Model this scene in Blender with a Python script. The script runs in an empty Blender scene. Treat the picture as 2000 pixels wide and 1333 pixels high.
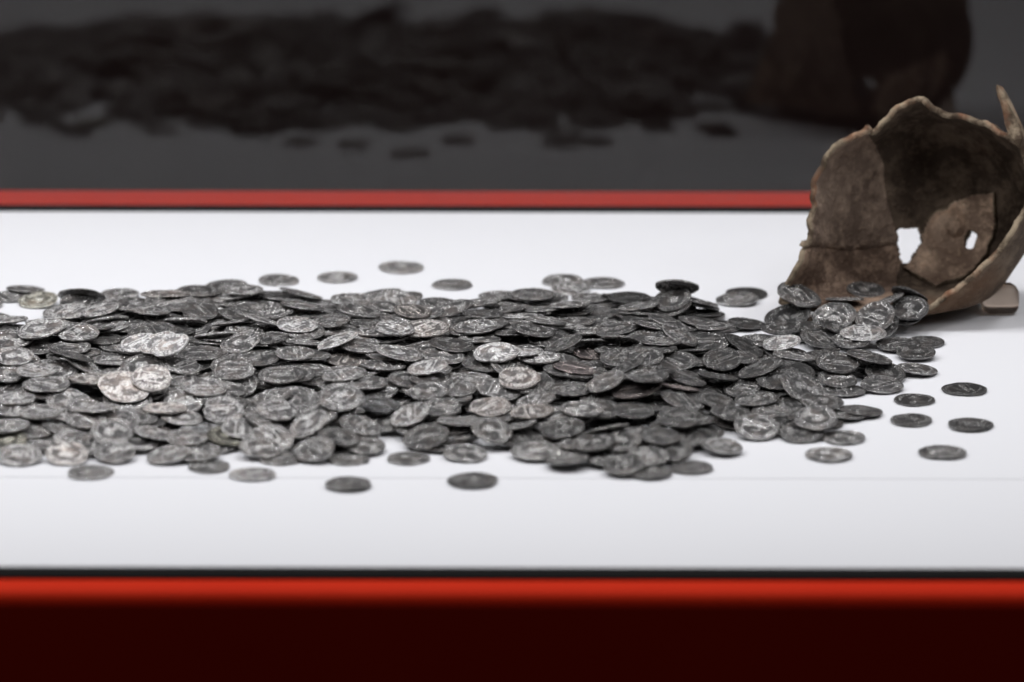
import bpy, bmesh, math
import numpy as np
from mathutils import Vector, Matrix
scene = bpy.context.scene
SOL = 1.0
LP = 1.06
# ---------------- camera model (photograph pixels 2000 x 1333) ----------------
CAM_D, CAM_EL, CAM_HF, CAM_ROLL = 2.5, math.radians(15.0), math.radians(10.0), math.radians(0.115)
def cam_axes():
    f = np.array([0, -math.cos(CAM_EL), math.sin(CAM_EL)])      # towards the camera
    u0 = np.array([0, math.sin(CAM_EL), math.cos(CAM_EL)])
    r0 = np.array([1.0, 0, 0])
    c, s = math.cos(CAM_ROLL), math.sin(CAM_ROLL)
    return r0*c + u0*s, u0*c - r0*s, f
RV, UV, FV = cam_axes()
CAM = FV*CAM_D
KPX = math.tan(CAM_HF/2)/1000.0
def ray(px, py):
    d = -FV + RV*(px-1000.0)*KPX + UV*(666.5-py)*KPX
    return d
def on_plane(px, py, p0, n):
    d = ray(px, py)
    return CAM + d*(np.dot(p0-CAM, n)/np.dot(d, n))
def ground(px, py, z=0.0):
    return on_plane(px, py, np.array([0, 0, z]), np.array([0, 0, 1.0]))
def proj(P):
    v = np.asarray(P)-CAM
    dep = -(v@FV)
    return 1000.0+(v@RV)/dep/KPX, 666.5-(v@UV)/dep/KPX, dep
# ---------------- the broken pot ----------------
LIP = [(1508,602),(1522,566),(1546,538),(1568,508),(1577,470),(1577,430),(1581,395),(1588,352),(1603,318),(1622,292),(1650,276),
       (1676,262),(1701,256),(1716,238),(1738,222),(1762,206),(1786,190),(1806,185),(1822,200),(1842,209),(1866,212),(1893,221),
       (1915,226),(1936,236),(1952,252),(1972,262),(1990,272),(2005,300),(2013,345),(2012,395),(1998,425),(1977,462),(1948,500),
       (1920,528),(1890,554),(1858,578),(1826,600),(1794,620),(1768,634),(1738,643),(1700,646),(1650,642),(1600,634),(1545,620)]
OC = (1785, 405)
def interp_closed(ang, val, q):
    o = np.argsort(ang); a = ang[o]; v = val[o]
    a = np.concatenate([a[-2:]-2*np.pi, a, a[:2]+2*np.pi]); v = np.concatenate([v[-2:], v, v[:2]])
    return np.interp(q, a, v)
def vnoise(P, seed, freq):
    # smooth value noise on 3-D points
    rs = np.random.RandomState(seed)
    T = rs.rand(32, 32, 32)
    X = P*freq + 100.0
    i = np.floor(X).astype(int); f = X-i; f = f*f*(3-2*f)
    r = 0
    for a in (0, 1):
        for b in (0, 1):
            for c in (0, 1):
                w = (f[..., 0] if a else 1-f[..., 0])*(f[..., 1] if b else 1-f[..., 1])*(f[..., 2] if c else 1-f[..., 2])
                r = r + w*T[(i[..., 0]+a) % 32, (i[..., 1]+b) % 32, (i[..., 2]+c) % 32]
    return r-0.5
def seg_dist(px, py, line):
    best = np.full(px.shape, 1e9); side = np.zeros(px.shape)
    for (x0, y0), (x1, y1) in zip(line[:-1], line[1:]):
        dx, dy = x1-x0, y1-y0; L = dx*dx+dy*dy
        t = np.clip(((px-x0)*dx+(py-y0)*dy)/L, 0, 1)
        d = np.hypot(px-x0-t*dx, py-y0-t*dy)
        s = np.sign(dx*(py-y0)-dy*(px-x0))
        m = d < best
        best = np.where(m, d, best); side = np.where(m, s, side)
    return best, side
def in_poly(px, py, poly):
    ins = np.zeros(px.shape, bool); n = len(poly)
    for i in range(n):
        x0, y0 = poly[i]; x1, y1 = poly[(i+1) % n]
        c = ((y0 > py) != (y1 > py)) & (px < (x1-x0)*(py-y0)/((y1-y0) or 1e-9)+x0)
        ins ^= c
    return ins
CRACK = [(1698,250),(1704,275),(1722,320),(1722,360),(1730,400),(1740,436),(1752,475),(1760,520),(1752,560)]
CRACK2 = [(1570,478),(1600,480),(1640,486),(1680,484),(1745,474)]
HOLES = [[(1742,452),(1756,446),(1770,450),(1793,447),(1797,462),(1802,478),(1788,492),(1776,508),(1768,524),(1758,516),(1752,492),(1746,472)],
         [(1899,450),(1908,458),(1912,478),(1903,492),(1891,492),(1893,470)]]
PA = np.array([-0.23, 0.18, 0.95]); PA = PA/np.linalg.norm(PA)
PAX = RV*PA[0]+UV*PA[1]+FV*PA[2]
def pot_grid(NF=300, NS=120):
    G = ground(1745, 648, 0.0)
    O = on_plane(OC[0], OC[1], G, PAX)
    L = np.array([on_plane(x, y, G, PAX) for x, y in LIP])
    ang = np.array([math.atan2(OC[1]-y, x-OC[0]) for x, y in LIP])
    rad = np.array([math.hypot(OC[1]-y, x-OC[0]) for x, y in LIP])
    q = np.linspace(-np.pi, np.pi, NF, endpoint=False)
    rj = interp_closed(ang, rad, q)
    rj = rj + 5.0*vnoise(np.stack([np.cos(q), np.sin(q), q*0], -1), 3, 14) + 3.2*vnoise(np.stack([np.cos(q), np.sin(q), q*0], -1), 4, 40)
    # smooth underlying body
    aq = np.array([-180,-150,-120,-90,-60,-30,0,30,60,90,120,150,180.0])*np.pi/180
    rq = np.array([203, 262, 262, 222, 196, 192, 212, 222, 214, 210, 206, 200, 203.0])
    rs = interp_closed(aq[:-1], rq[:-1], q)
    k = np.ones(15)/15; rs = np.convolve(np.concatenate([rs[-7:], rs, rs[:7]]), k, 'valid')
    dd = np.linalg.norm(O-CAM)
    Bv = CAM + ray(1868, 468)*(dd+0.056)/np.linalg.norm(ray(1868, 468))
    def at(r):
        return np.array([on_plane(OC[0]+r_*math.cos(a), OC[1]-r_*math.sin(a), G, PAX) for r_, a in zip(r, q)])-O
    LJ, LS = at(rj), at(rs)
    s = np.linspace(0, 1, NS)**1.0
    lf = np.clip(np.cos(q-math.radians(185)), 0, 1)**1.2      # the left side is splayed open, nearly flat
    P = np.zeros((NS, NF, 3))
    for i, si in enumerate(s):
        t = si*np.pi/2
        e = 0.80+0.75*lf[:, None]
        f = np.maximum(math.cos(t), 1e-9)**e if si < 1 else 0.0*e
        g = math.sin(t)**1.0
        w = min(1, si/0.30); w = w*w*(3-2*w)
        P[i] = O*(1-g)+Bv*g + (LJ*(1-w)+LS*w)*f*(1+0.05*math.sin(2*t))
    # uneven, hand-made surface
    for fr, am, sd in ((30, 0.0068, 11), (70, 0.0040, 12), (170, 0.0022, 13), (420, 0.0008, 14)):
        n = vnoise(P, sd, fr)
        P = P + n[..., None]*am*PAX*0.6 + n[..., None]*am*((P-(O+Bv)/2)/0.05)*0.5
    px, py, _ = proj(P)
    c = np.linalg.norm(P-(O*0.5+Bv*0.5), axis=-1, keepdims=True)
    outw = (P-(O*0.5+Bv*0.5))/np.maximum(c, 1e-6)
    vis = (np.arange(NS)/NS)[:, None]
    # sherd joints: the left sherd sits proud, with an open groove along the break
    d, sd = seg_dist(px, py, CRACK)
    step = np.where(sd > 0, 1, -1)*np.exp(-(d/40)**2)
    left = np.cos(q)[None, :] < 0.25
    P = P + (outw*(np.where(left, step*0.0009 + 0.0022*np.exp(-(d/2.6)**2), 0))[..., None])
    d2, _ = seg_dist(px, py, CRACK2)
    P = P + outw*((0.0024*np.exp(-(d2/3.0)**2)*left)[..., None])
    # wheel-thrown ridges spiralling round the inside of the base
    rb = np.hypot(px-1862, (py-455)*1.0); ab = np.arctan2(py-455, px-1862)
    P = P + PAX*((0.0022*np.cos(rb/8.0+ab)*np.exp(-(rb/46)**4))[..., None])*(vis > 0.4)[..., None]
    # smooth floor: rests on the table
    z = P[..., 2]; m = 0.0042
    P[..., 2] = m + np.where(z-m > 0.006, z-m, 0.006*np.exp(np.clip((z-m-0.006)/0.006, -8, 0)))
    px, py, _ = proj(P)
    # faces
    F = []
    cx = (px[:-1]+px[1:])/2; cy = (py[:-1]+py[1:])/2
    cx = (cx+np.roll(cx, -1, 1))/2; cy = (cy+np.roll(cy, -1, 1))/2
    gone = np.zeros(cx.shape, bool)
    jit = 7*vnoise(np.stack([cx/2000, cy/2000, cx*0], -1), 8, 160)
    for h in HOLES:
        gone |= in_poly(cx+jit, cy+jit, h)
    back = vis[:-1] > 0.12
    gone &= back
    idx = np.arange(NS*NF).reshape(NS, NF)
    a = idx[:-1]; b = np.roll(idx, -1, 1)[:-1]; c_ = np.roll(idx, -1, 1)[1:]; d_ = idx[1:]
    quads = np.stack([a, b, c_, d_], -1)[~gone]
    return P.reshape(-1, 3), quads, O, Bv

# ================= camera =================
cam = bpy.data.objects.new('camera', bpy.data.cameras.new('camera')); scene.collection.objects.link(cam)
scene.camera = cam
cam.data.sensor_width = 36; cam.data.lens = 18/math.tan(CAM_HF/2)
cam.data.clip_start = .05; cam.data.clip_end = 20
cam.matrix_world = Matrix(((RV[0], UV[0], FV[0], CAM[0]), (RV[1], UV[1], FV[1], CAM[1]), (RV[2], UV[2], FV[2], CAM[2]), (0, 0, 0, 1)))
cam.data.dof.use_dof = True
cam.data.dof.focus_distance = float(-(ground(1000, 672, .010)-CAM)@FV)
cam.data.dof.aperture_fstop = (cam.data.lens/1000)/0.028
# ================= light =================
world = bpy.data.worlds.new('World'); scene.world = world; world.use_nodes = True
bg = world.node_tree.nodes['Background']; bg.inputs[0].default_value = (1, .93, .93, 1); bg.inputs[1].default_value = 0.018
def lamp(name, loc, power, size, color=(1, .985, .965), aim=None, shape='DISK', size_y=None):
    l = bpy.data.lights.new(name, 'AREA'); l.shape = shape; l.size = size; l.energy = power; l.color = color
    if size_y: l.size_y = size_y
    o = bpy.data.objects.new(name, l); scene.collection.objects.link(o); o.location = loc
    d = Vector(aim if aim is not None else (loc[0], loc[1], 0))-Vector(loc)
    o.rotation_euler = d.to_track_quat('-Z', 'Y').to_euler(); return o
for i, x in enumerate((-.62, -.36, -.10, .16, .42, .68)):
    lamp('case_lamp', (x, .07+(-1)**i*.055, .60), LP*.95*(1-.50*x), .085, color=(.985, .985, 1), aim=(x, .10, 0))
    lamp('front_case_lamp', (x+.1, -.30, .44), LP*.31*(1-.40*x), .05, color=(.985, .985, 1), aim=(x+.1, -.08, 0))
lamp('panel_fill_light', (-1.6, -1.8, 2.0), 2.0, 1.2, color=(1, .93, .88), aim=(0, -.4, -.2))  # unseen fill light added to lift the dark front panel
scene.view_settings.view_transform = 'Standard'; scene.view_settings.look = 'None'
scene.view_settings.exposure = 0; scene.view_settings.gamma = 1
scene.cycles.max_bounces = 10; scene.cycles.glossy_bounces = 5; scene.cycles.transparent_max_bounces = 12
scene.cycles.use_denoising = True

# positions in tenths of a millimetre, tilt, size, turn, tone, label
GROUPS = ['silver coins heaped in front of the jar', 'loose silver coins lying on the white deck', 'coins lying in the mouth of the jar']
COINS = [
[-1575,-1193,125,109,-308,1117,91,532,"Bw","large pale pinkish coin tilted up in the left part of the heap",0],
[-688,-1418,145,40,-408,894,90,553,"p","light grey coin facing forward, three in front of the pale pair",0],
[985,-1479,40,65,-357,893,147,432,"p","light grey coin facing forward, half left and five in front of the thin white-lit coin",0],
[-340,-1656,48,-209,-285,935,146,215,"n","dark grey coin facing forward, one left and two behind the foremost dark coin",0],
[-79,-1641,71,161,-365,840,129,99,"m","mid-grey coin facing forward, one in front of the pale warm coin in front",0],
[1226,-1448,69,-3,-340,861,100,420,"p","light grey coin facing forward, half left and two behind the loose coin before the jar",0],
[-1469,-1147,147,64,-380,842,126,435,"Bw","warm very bright coin facing forward, half right of the large pinkish pale coin",0],
[-784,-1827,43,-172,-304,845,136,118,"m","mid-grey coin facing forward, one left and two behind the speckled loose front coin",0],
[-1164,-1394,82,76,-374,866,114,479,"p","light grey coin facing forward, half right and three behind the small loose front coin",0],
[-1763,-1847,28,34,-246,883,105,348,"bw","warm bright coin facing forward, half left and one behind the leftmost loose coin",0],
[1238,321,121,307,-219,1015,140,282,"n","dark grey coin leaning right, one right of the dark-topped rear coin",2],
[673,-1551,100,33,-160,940,127,129,"n","dark grey coin facing forward, half left and three behind the outlying front coin",0],
[1355,-621,76,61,-220,932,147,120,"n","dark grey coin facing forward, one right and one in front of the thin white-lit coin",0],
[1193,-997,74,319,-362,960,110,76,"m","mid-grey coin facing forward, half right and three in front of the thin white-lit coin",0],
[29,-1033,119,16,-253,881,124,508,"bw","warm bright coin facing forward, right beside the warm bright coin",0],
[-1952,-1862,26,13,-226,882,102,159,"p","light grey coin facing forward, four left and one behind the small loose front coin",0],
[1556,93,87,-311,-482,875,112,146,"m","mid-grey coin facing forward, half right and one behind the bright coin leaning on the jar",2],
[-999,-1787,39,125,-241,840,126,151,"p","light grey coin facing forward, one right and one behind the small loose front coin",0],
[-1978,-387,153,-155,-114,1016,150,365,"p","light grey coin leaning left, one right and two in front of the left rear corner",0],
[-66,-773,158,-84,-157,938,147,99,"b","bright coin facing forward, right beside the bright central coin",0],
[206,-1597,66,-117,-218,857,127,344,"d","dark coin facing forward, one right and three in front of the warm bright coin",0],
[-944,-1421,91,126,-227,865,114,158,"p","light grey coin facing forward, four right and three behind the leftmost loose coin",0],
[873,-667,101,-62,-290,840,123,234,"n","dark grey coin facing forward, half left and three in front of the dark-topped rear coin",0],
[-1598,-1681,68,132,-310,840,111,201,"p","light grey coin facing forward, half right and two behind the leftmost loose coin",0],
[1386,197,55,-177,-467,962,110,437,"m","mid-grey coin facing forward, half left and one behind the bright coin leaning on the jar",2],
[-1574,-1832,32,-5,-234,840,93,252,"p","light grey coin facing forward, half right and one behind the leftmost loose coin",0],
[90,-1793,28,-34,-123,921,120,227,"p","light grey coin facing forward, half right and four in front of the warm bright coin",0],
[-814,-1619,88,-386,-280,840,113,415,"p","light grey coin leaning left, two right and two behind the small loose front coin",0],
[1706,160,106,-129,-392,840,139,47,"m","mid-grey coin facing forward, one right and one behind the bright coin leaning on the jar",2],
[442,-2009,34,-33,-181,840,116,322,"n","dark grey coin facing forward, one and a half left of the outlying front coin",0],
[-409,-1474,87,-329,-227,840,131,415,"p","light grey coin leaning left, two left and three in front of the bright central coin",0],
[-1360,-1845,26,-154,-123,883,149,330,"p","light grey coin leaning left, one left and one behind the small loose front coin",0],
[-185,-1794,19,63,-113,881,138,112,"m","mid-grey coin facing forward, two behind the foremost dark coin",0],
[690,289,109,-229,-344,846,100,417,"m","mid-grey coin facing forward, one in front of the light coin farther back",0],
[-152,-2140,7,0,-1,998,114,415,"dL","dark coin lying alone, foremost of all, on the white deck",1],
[-1248,-1176,118,50,-138,877,134,441,"p","light grey coin facing forward, two right of the large pinkish pale coin",0],
[-1141,-952,126,-43,-157,886,113,489,"p","light grey coin facing forward, half right and five behind the small loose front coin",0],
[326,-1806,69,-124,-149,840,106,539,"n","dark grey coin facing forward, two left and one behind the outlying front coin",0],
[1497,-67,56,2,-103,968,112,325,"b","bright silver coin leaning against the lower lip of the broken jar",2],
[-1827,-403,143,28,-149,931,146,564,"p","light grey coin facing forward, two left and one behind the bright overlapping coins",0],
[-608,-1547,62,280,-178,857,134,178,"m","mid-grey coin leaning right, half right and three behind the speckled loose front coin",0],
[-1413,-803,194,-291,-224,840,124,242,"B","very bright coin leaning left, half right of the bright overlapping coins",0],
[433,-1778,67,-108,-305,840,142,428,"m","mid-grey coin facing forward, one and a half left and one behind the outlying front coin",0],
[-948,-1009,124,3,-92,919,123,169,"n","dark grey coin lying flat, three right and two in front of the bright overlapping coins",0],
[503,-1206,125,-152,-111,1036,108,556,"dr","reddish dark coin leaning left, three right and one behind the pale warm coin in front",0],
[-87,-1371,91,-25,-196,840,94,579,"bw","warm bright coin facing forward, right beside the pale warm coin in front",0],
[1263,-1770,9,5,3,958,149,535,"pL","grey coin lying alone in front of the right end of the heap",1],
[-1137,-510,128,-151,-265,840,93,222,"p","light grey coin facing forward, two right of the bright overlapping coins",0],
[-961,-1690,49,93,-346,931,95,18,"p","light grey coin facing forward, four right and two behind the leftmost loose coin",0],
[1532,-770,23,57,-133,895,102,495,"m","mid-grey coin facing forward, half left and one behind the first loose right coin",0],
[-1368,-840,121,139,-141,870,147,170,"p","light grey coin facing forward, half right and one in front of the bright overlapping coins",0],
[-335,-1241,121,-100,-167,840,129,531,"m","mid-grey coin facing forward, two left and one in front of the warm bright coin",0],
[-365,-254,122,-35,-118,993,139,584,"pw","warm pale coin facing forward, one and a half right and one behind the pale pair",0],
[-637,-2197,9,7,4,921,143,287,"dL","dark coin with a bright spot lying alone on the white deck in front",1],
[592,-1748,78,57,-133,840,103,78,"d","dark coin facing forward, half left and two behind the outlying front coin",0],
[381,-1161,140,-344,-142,843,133,284,"p","light grey coin leaning left, two right of the warm bright coin",0],
[1185,227,46,-207,-343,1004,102,195,"d","dark coin facing forward, one behind the thin white-lit coin",2],
[1718,-1735,9,7,-2,939,137,352,"mL","mid-grey coin foremost of the five loose coins at the right",1],
[-1895,-1157,123,-22,-48,960,109,151,"p","light grey coin lying flat, two left of the large pinkish pale coin",0],
[492,-1367,77,17,-136,840,102,181,"d","dark coin facing forward, one and a half left and three behind the outlying front coin",0],
[284,-1440,102,38,-99,840,141,514,"m","mid-grey coin lying flat, two right of the pale warm coin in front",0],
[1169,-1506,27,8,-237,894,91,480,"m","mid-grey coin facing forward, half left and one behind the loose coin before the jar",0],
[1858,-1328,8,5,-1,943,138,626,"dL","dark coin farthest right, middle of the five loose coins",1],
[-1299,-1692,52,59,-115,840,121,148,"m","mid-grey coin facing forward, half left and two behind the small loose front coin",0],
[697,-1250,87,243,-144,911,136,272,"m","mid-grey coin leaning right, four behind the outlying front coin",0],
[-466,-718,141,180,-7,1018,91,174,"p","light grey coin leaning right, one right and one in front of the pale pair",0],
[1000,-1089,49,-64,-42,912,126,628,"m","mid-grey coin lying flat, half left and three in front of the thin white-lit coin",0],
[-911,-194,122,37,-119,893,94,535,"b","bright coin facing forward, right beside the shiny coin upper left",0],
[83,-1428,90,-86,-48,884,125,118,"pw","warm pale coin lying flat, one right of the pale warm coin in front",0],
[-688,-1702,58,177,-134,840,144,549,"n","dark grey coin leaning right, three behind the speckled loose front coin",0],
[-654,158,92,149,-16,987,149,489,"n","dark grey coin leaning right, one behind the pale pair",0],
[-149,-251,130,-79,-35,952,135,166,"m","mid-grey coin lying flat, half left and one behind the bright central coin",0],
[829,-300,76,-57,-269,903,109,489,"n","dark grey coin facing forward, one and a half left of the thin white-lit coin",0],
[-54,-1092,88,165,-167,938,105,537,"p","light grey coin facing forward, half left and one in front of the warm bright coin",0],
[1331,-1519,8,-3,-1,929,137,228,"mL","grey coin at the right front corner of the heap, touching its neighbour",1],
[-251,-564,135,112,-54,942,97,274,"d","dark coin leaning right, one left of the bright central coin",0],
[537,-1913,39,11,-189,840,125,371,"m","mid-grey coin facing forward, one left and one behind the outlying front coin",0],
[-1659,-2030,6,7,2,929,94,387,"pL","grey coin lying just in front of the heap, nearest the left edge",1],
[-536,-1317,84,156,-96,840,148,29,"du","bluish grey coin leaning right, half right and four in front of the pale pair",0],
[-2070,602,20,-84,-133,886,111,405,"pg","olive grey coin facing forward, half right and one in front of the left rear corner",0],
[-286,-1416,101,-8,-142,840,140,102,"m","mid-grey coin facing forward, one left of the pale warm coin in front",0],
[838,-1718,29,99,-38,840,147,158,"p","light grey coin lying flat, half right and one behind the outlying front coin",0],
[-1018,-2052,6,7,1,908,95,68,"pL","light grey coin on the white deck, just right of the small loose one",1],
[1028,-787,97,-321,-3,970,115,528,"n","dark grey coin leaning left, half left and one in front of the thin white-lit coin",0],
[-2060,-806,147,68,-176,856,90,144,"p","light grey coin facing forward, three left and one in front of the bright overlapping coins",0],
[1319,-69,33,102,-152,947,122,300,"d","dark coin facing forward, one right of the thin white-lit coin",0],
[1875,-780,6,0,-3,963,101,341,"dL","very dark coin with raised ring, farthest right and rear of the five loose coins",1],
[-1337,88,109,120,-167,840,95,312,"d","dark coin facing forward, one right and two behind the bright overlapping coins",0],
[1706,-266,26,-24,-103,848,120,474,"n","dark grey coin lying flat, three behind the first loose right coin",0],
[1266,-1116,46,91,-107,911,99,467,"m","mid-grey coin facing forward, two left of the first loose right coin",0],
[-494,-312,139,98,-96,840,139,12,"p","light grey coin facing forward, one right and one behind the pale pair",0],
[552,-1189,172,19,-7,883,148,105,"m","mid-grey coin lying flat, three right of the warm bright coin",0],
[676,-696,99,-50,-173,953,100,99,"n","dark grey coin facing forward, four in front of the light coin farther back",0],
[1541,552,86,81,-142,840,124,217,"m","mid-grey coin facing forward, two behind the bright coin leaning on the jar",2],
[241,-1121,98,-9,-41,916,127,533,"n","dark grey coin lying flat, one right and one in front of the warm bright coin",0],
[-1946,-1002,140,-35,-38,868,130,485,"p","light grey coin lying flat, two left and one behind the large pinkish pale coin",0],
[-1897,-1485,97,-14,2,866,147,592,"m","mid-grey coin lying flat, two left and one in front of the large pinkish pale coin",0],
[-411,-1823,6,4,-6,879,93,46,"m","mid-grey coin lying flat, one and a half left and one behind the foremost dark coin",0],
[90,-343,140,154,-30,909,128,277,"d","dark coin leaning right, one right and one behind the bright central coin",0],
[986,654,16,-69,-56,907,143,560,"p","light grey coin lying flat, right beside the dark-topped rear coin",0],
[709,-1956,7,-4,1,873,117,85,"nL","dark grey coin lying at the front tip of the heap, right of centre",1],
[-1075,-1604,62,139,-174,902,111,567,"p","light grey coin facing forward, one right and two behind the small loose front coin",0],
[-589,-1714,27,59,-93,885,125,63,"m","mid-grey coin lying flat, half right and two behind the speckled loose front coin",0],
[-1801,-1278,83,50,-323,930,111,297,"p","light grey coin facing forward, two left and three in front of the bright overlapping coins",0],
[-1912,196,75,-87,-66,983,93,347,"p","light grey coin lying flat, two left and two behind the bright overlapping coins",0],
[-1706,-1569,88,8,-117,840,109,57,"p","light grey coin lying flat, three behind the leftmost loose coin",0],
[-346,-1018,160,-168,-57,840,124,424,"b","bright coin leaning left, two left and one behind the warm bright coin",0],
[1140,-238,58,-166,-67,840,130,156,"b","bright coin leaning left, right beside the thin white-lit coin",0],
[1349,-733,35,42,-129,842,131,197,"m","mid-grey coin facing forward, one right and two in front of the thin white-lit coin",0],
[706,-323,115,420,-140,840,118,451,"m","mid-grey coin leaning right, two and a half left of the thin white-lit coin",0],
[-900,-707,134,50,-47,840,130,247,"p","light grey coin lying flat, one left and one in front of the pale pair",0],
[1624,-1262,8,0,-3,855,127,388,"nL","plain dull coin, middle left of the five loose coins at the right",1],
[-497,1241,8,0,7,1011,124,9,"pL","lighter coin lying alone, rearmost of all, on the white deck",1],
[-428,109,102,96,-64,840,149,264,"mw","brownish grey coin lying flat, one and a half right and one behind the pale pair",0],
[-1576,-1554,79,-172,-407,840,133,147,"m","mid-grey coin facing forward, two in front of the large pinkish pale coin",0],
[-1556,127,105,90,21,959,123,403,"m","mid-grey coin lying flat, two behind the bright overlapping coins",0],
[636,-1817,42,61,-275,840,140,93,"n","dark grey coin facing forward, half left and one behind the outlying front coin",0],
[1151,13,55,-44,-61,840,135,413,"d","dark coin lying flat, one behind the thin white-lit coin",2],
[-1331,-1262,76,-109,-293,884,145,222,"m","mid-grey coin facing forward, half right and three in front of the bright overlapping coins",0],
[-1289,-688,129,-17,-58,880,103,493,"n","dark grey coin lying flat, one right and one in front of the bright overlapping coins",0],
[-692,-1023,127,-72,-12,843,132,173,"p","light grey coin lying flat, two in front of the pale pair",0],
[1656,-945,6,5,-3,874,94,543,"nL","grey patterned coin, rear left of the five loose coins at the right",1],
[-1239,-1830,23,-35,-70,840,117,447,"m","mid-grey coin lying flat, one behind the small loose front coin",0],
[889,-1350,63,102,-91,840,100,533,"d","dark coin leaning right, one right and three behind the outlying front coin",0],
[-1401,-1366,82,6,34,870,128,579,"bw","warm bright coin lying flat, one left and three behind the small loose front coin",0],
[1557,-623,32,155,-242,882,121,341,"n","dark grey coin facing forward, half left and one behind the first loose right coin",0],
[-1329,-1424,59,99,-92,840,94,362,"p","light grey coin facing forward, half left and three behind the small loose front coin",0],
[-650,-1838,7,-3,-12,840,101,165,"m","mid-grey coin lying flat, one behind the speckled loose front coin",0],
[546,-757,134,-4,-144,840,127,583,"n","dark grey coin facing forward, three right and one behind the warm bright coin",0],
[718,-896,85,250,-42,875,120,270,"d","dark coin leaning right, two left and two in front of the thin white-lit coin",0],
[-729,-549,149,-319,-9,905,102,180,"b","bright coin leaning left, half left of the pale pair",0],
[447,-219,111,-167,0,929,125,625,"n","dark grey coin leaning left, three right and one behind the bright central coin",0],
[-1193,-1951,6,-1,-4,840,90,458,"mL","small grey coin lying flat on the white deck in front of the heap, left side",1],
[89,545,66,3,-16,909,101,422,"m","mid-grey coin lying flat, two right and one in front of the third loose rear coin",0],
[259,-896,124,162,20,888,109,283,"nr","reddish dark coin leaning right, one right and one behind the warm bright coin",0],
[1102,-908,82,-83,-147,963,123,125,"n","dark grey coin facing forward, two in front of the thin white-lit coin",0],
[952,-912,44,-90,-115,840,123,489,"n","dark grey coin facing forward, one left and three in front of the thin white-lit coin",0],
[-509,496,47,8,-249,952,120,24,"p","light grey coin facing forward, two in front of the rearmost loose coin",0],
[506,464,73,-10,-8,929,98,237,"k","blackened coin lying flat, one left and one in front of the light coin farther back",0],
[831,-1206,74,237,-91,840,132,19,"d","dark coin leaning right, half right and four behind the outlying front coin",0],
[-269,324,59,-195,-52,999,128,263,"n","dark grey coin leaning left, one in front of the third loose rear coin",0],
[-2012,-1299,101,-15,3,840,137,431,"p","light grey coin lying flat, three left and three in front of the bright overlapping coins",0],
[1494,-547,81,225,53,975,112,373,"n","dark grey coin leaning right, one in front of the bright coin leaning on the jar",0],
[-632,-583,134,80,-54,840,142,341,"p","light grey coin lying flat, right beside the pale pair",0],
[-1371,623,56,23,31,1016,126,398,"d","dark coin lying flat, two left and two behind the shiny coin upper left",0],
[-1767,124,102,-192,-56,840,106,477,"p","light grey coin leaning left, two right and one in front of the left rear corner",0],
[540,-2020,9,11,1,947,144,42,"n","dark grey coin lying flat, one left of the outlying front coin",0],
[-1162,85,92,114,-96,873,107,5,"d","dark coin leaning right, one left of the shiny coin upper left",0],
[-1036,1007,8,3,-16,897,112,262,"m","mid-grey coin lying flat, one and a half left of the left loose coin behind",0],
[-1527,-836,111,-77,-326,890,107,125,"m","mid-grey coin facing forward, half right and one behind the large pinkish pale coin",0],
[214,-528,129,-394,-40,840,117,425,"d","dark coin leaning left, one and a half right of the bright central coin",0],
[259,851,15,2,-86,850,111,98,"p","light grey coin lying flat, two and a half left of the light coin farther back",0],
[713,377,142,75,549,958,139,185,"p","light grey coin facing back, right beside the light coin farther back",0],
[983,-296,61,463,-52,905,110,25,"k","blackened coin leaning right, one left of the thin white-lit coin",0],
[-282,-676,118,95,-105,906,96,542,"p","light grey coin facing forward, one left of the bright central coin",0],
[219,-1928,33,-96,90,840,146,427,"n","dark grey coin facing back, two right and one behind the foremost dark coin",0],
[1639,-116,20,-19,-25,939,144,280,"d","dark coin lying flat, two and a half right of the thin white-lit coin",0],
[405,967,9,18,-4,916,122,88,"p","light grey coin lying flat, one and a half left of the light coin farther back",0],
[-1132,-1649,47,116,-184,854,143,165,"dg","olive grey coin facing forward, half right and two behind the small loose front coin",0],
[-2114,-430,118,-3,-134,1017,103,120,"m","mid-grey coin facing forward, three in front of the left rear corner",0],
[467,-732,126,-10,-144,1015,93,268,"n","dark grey coin facing forward, three right of the bright central coin",0],
[-532,-798,109,29,85,970,143,364,"m","mid-grey coin lying flat, half right and one in front of the pale pair",0],
[-767,-99,114,-42,-29,840,137,272,"n","dark grey coin lying flat, one right of the shiny coin upper left",0],
[-588,-1097,116,-21,-35,840,116,415,"m","mid-grey coin lying flat, half right and two in front of the pale pair",0],
[-777,1060,8,0,4,877,133,296,"mL","grey coin lying alone behind the heap, left of the rearmost one",1],
[-264,943,6,0,4,914,92,191,"pL","grey coin lying alone behind the heap, right of the rearmost one",1],
[-686,-679,98,45,-65,840,91,555,"mw","brownish grey coin lying flat, one in front of the pale pair",0],
[1697,-517,21,114,8,840,140,470,"m","mid-grey coin lying flat, two behind the first loose right coin",0],
[-1062,-745,121,-33,-32,983,106,367,"n","dark grey coin lying flat, two right and one in front of the bright overlapping coins",0],
[1427,-1154,18,83,72,881,124,13,"n","dark grey coin lying flat, half right and two behind the loose coin before the jar",0],
[99,-1211,76,-206,-43,840,136,431,"m","mid-grey coin leaning left, one right of the pale warm coin in front",0],
[-245,-1124,103,57,-68,1011,91,533,"p","light grey coin lying flat, one left and one behind the pale warm coin in front",0],
[-2009,-1628,79,-75,-14,840,133,115,"m","mid-grey coin lying flat, two left and three behind the leftmost loose coin",0],
[-1168,527,88,33,19,840,146,284,"m","mid-grey coin lying flat, one left and two behind the shiny coin upper left",0],
[-974,-1262,102,-222,-70,840,128,152,"m","mid-grey coin leaning left, three right and one in front of the large pinkish pale coin",0],
[-1534,-298,120,-123,-98,901,118,113,"d","dark coin leaning left, one behind the bright overlapping coins",0],
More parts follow.
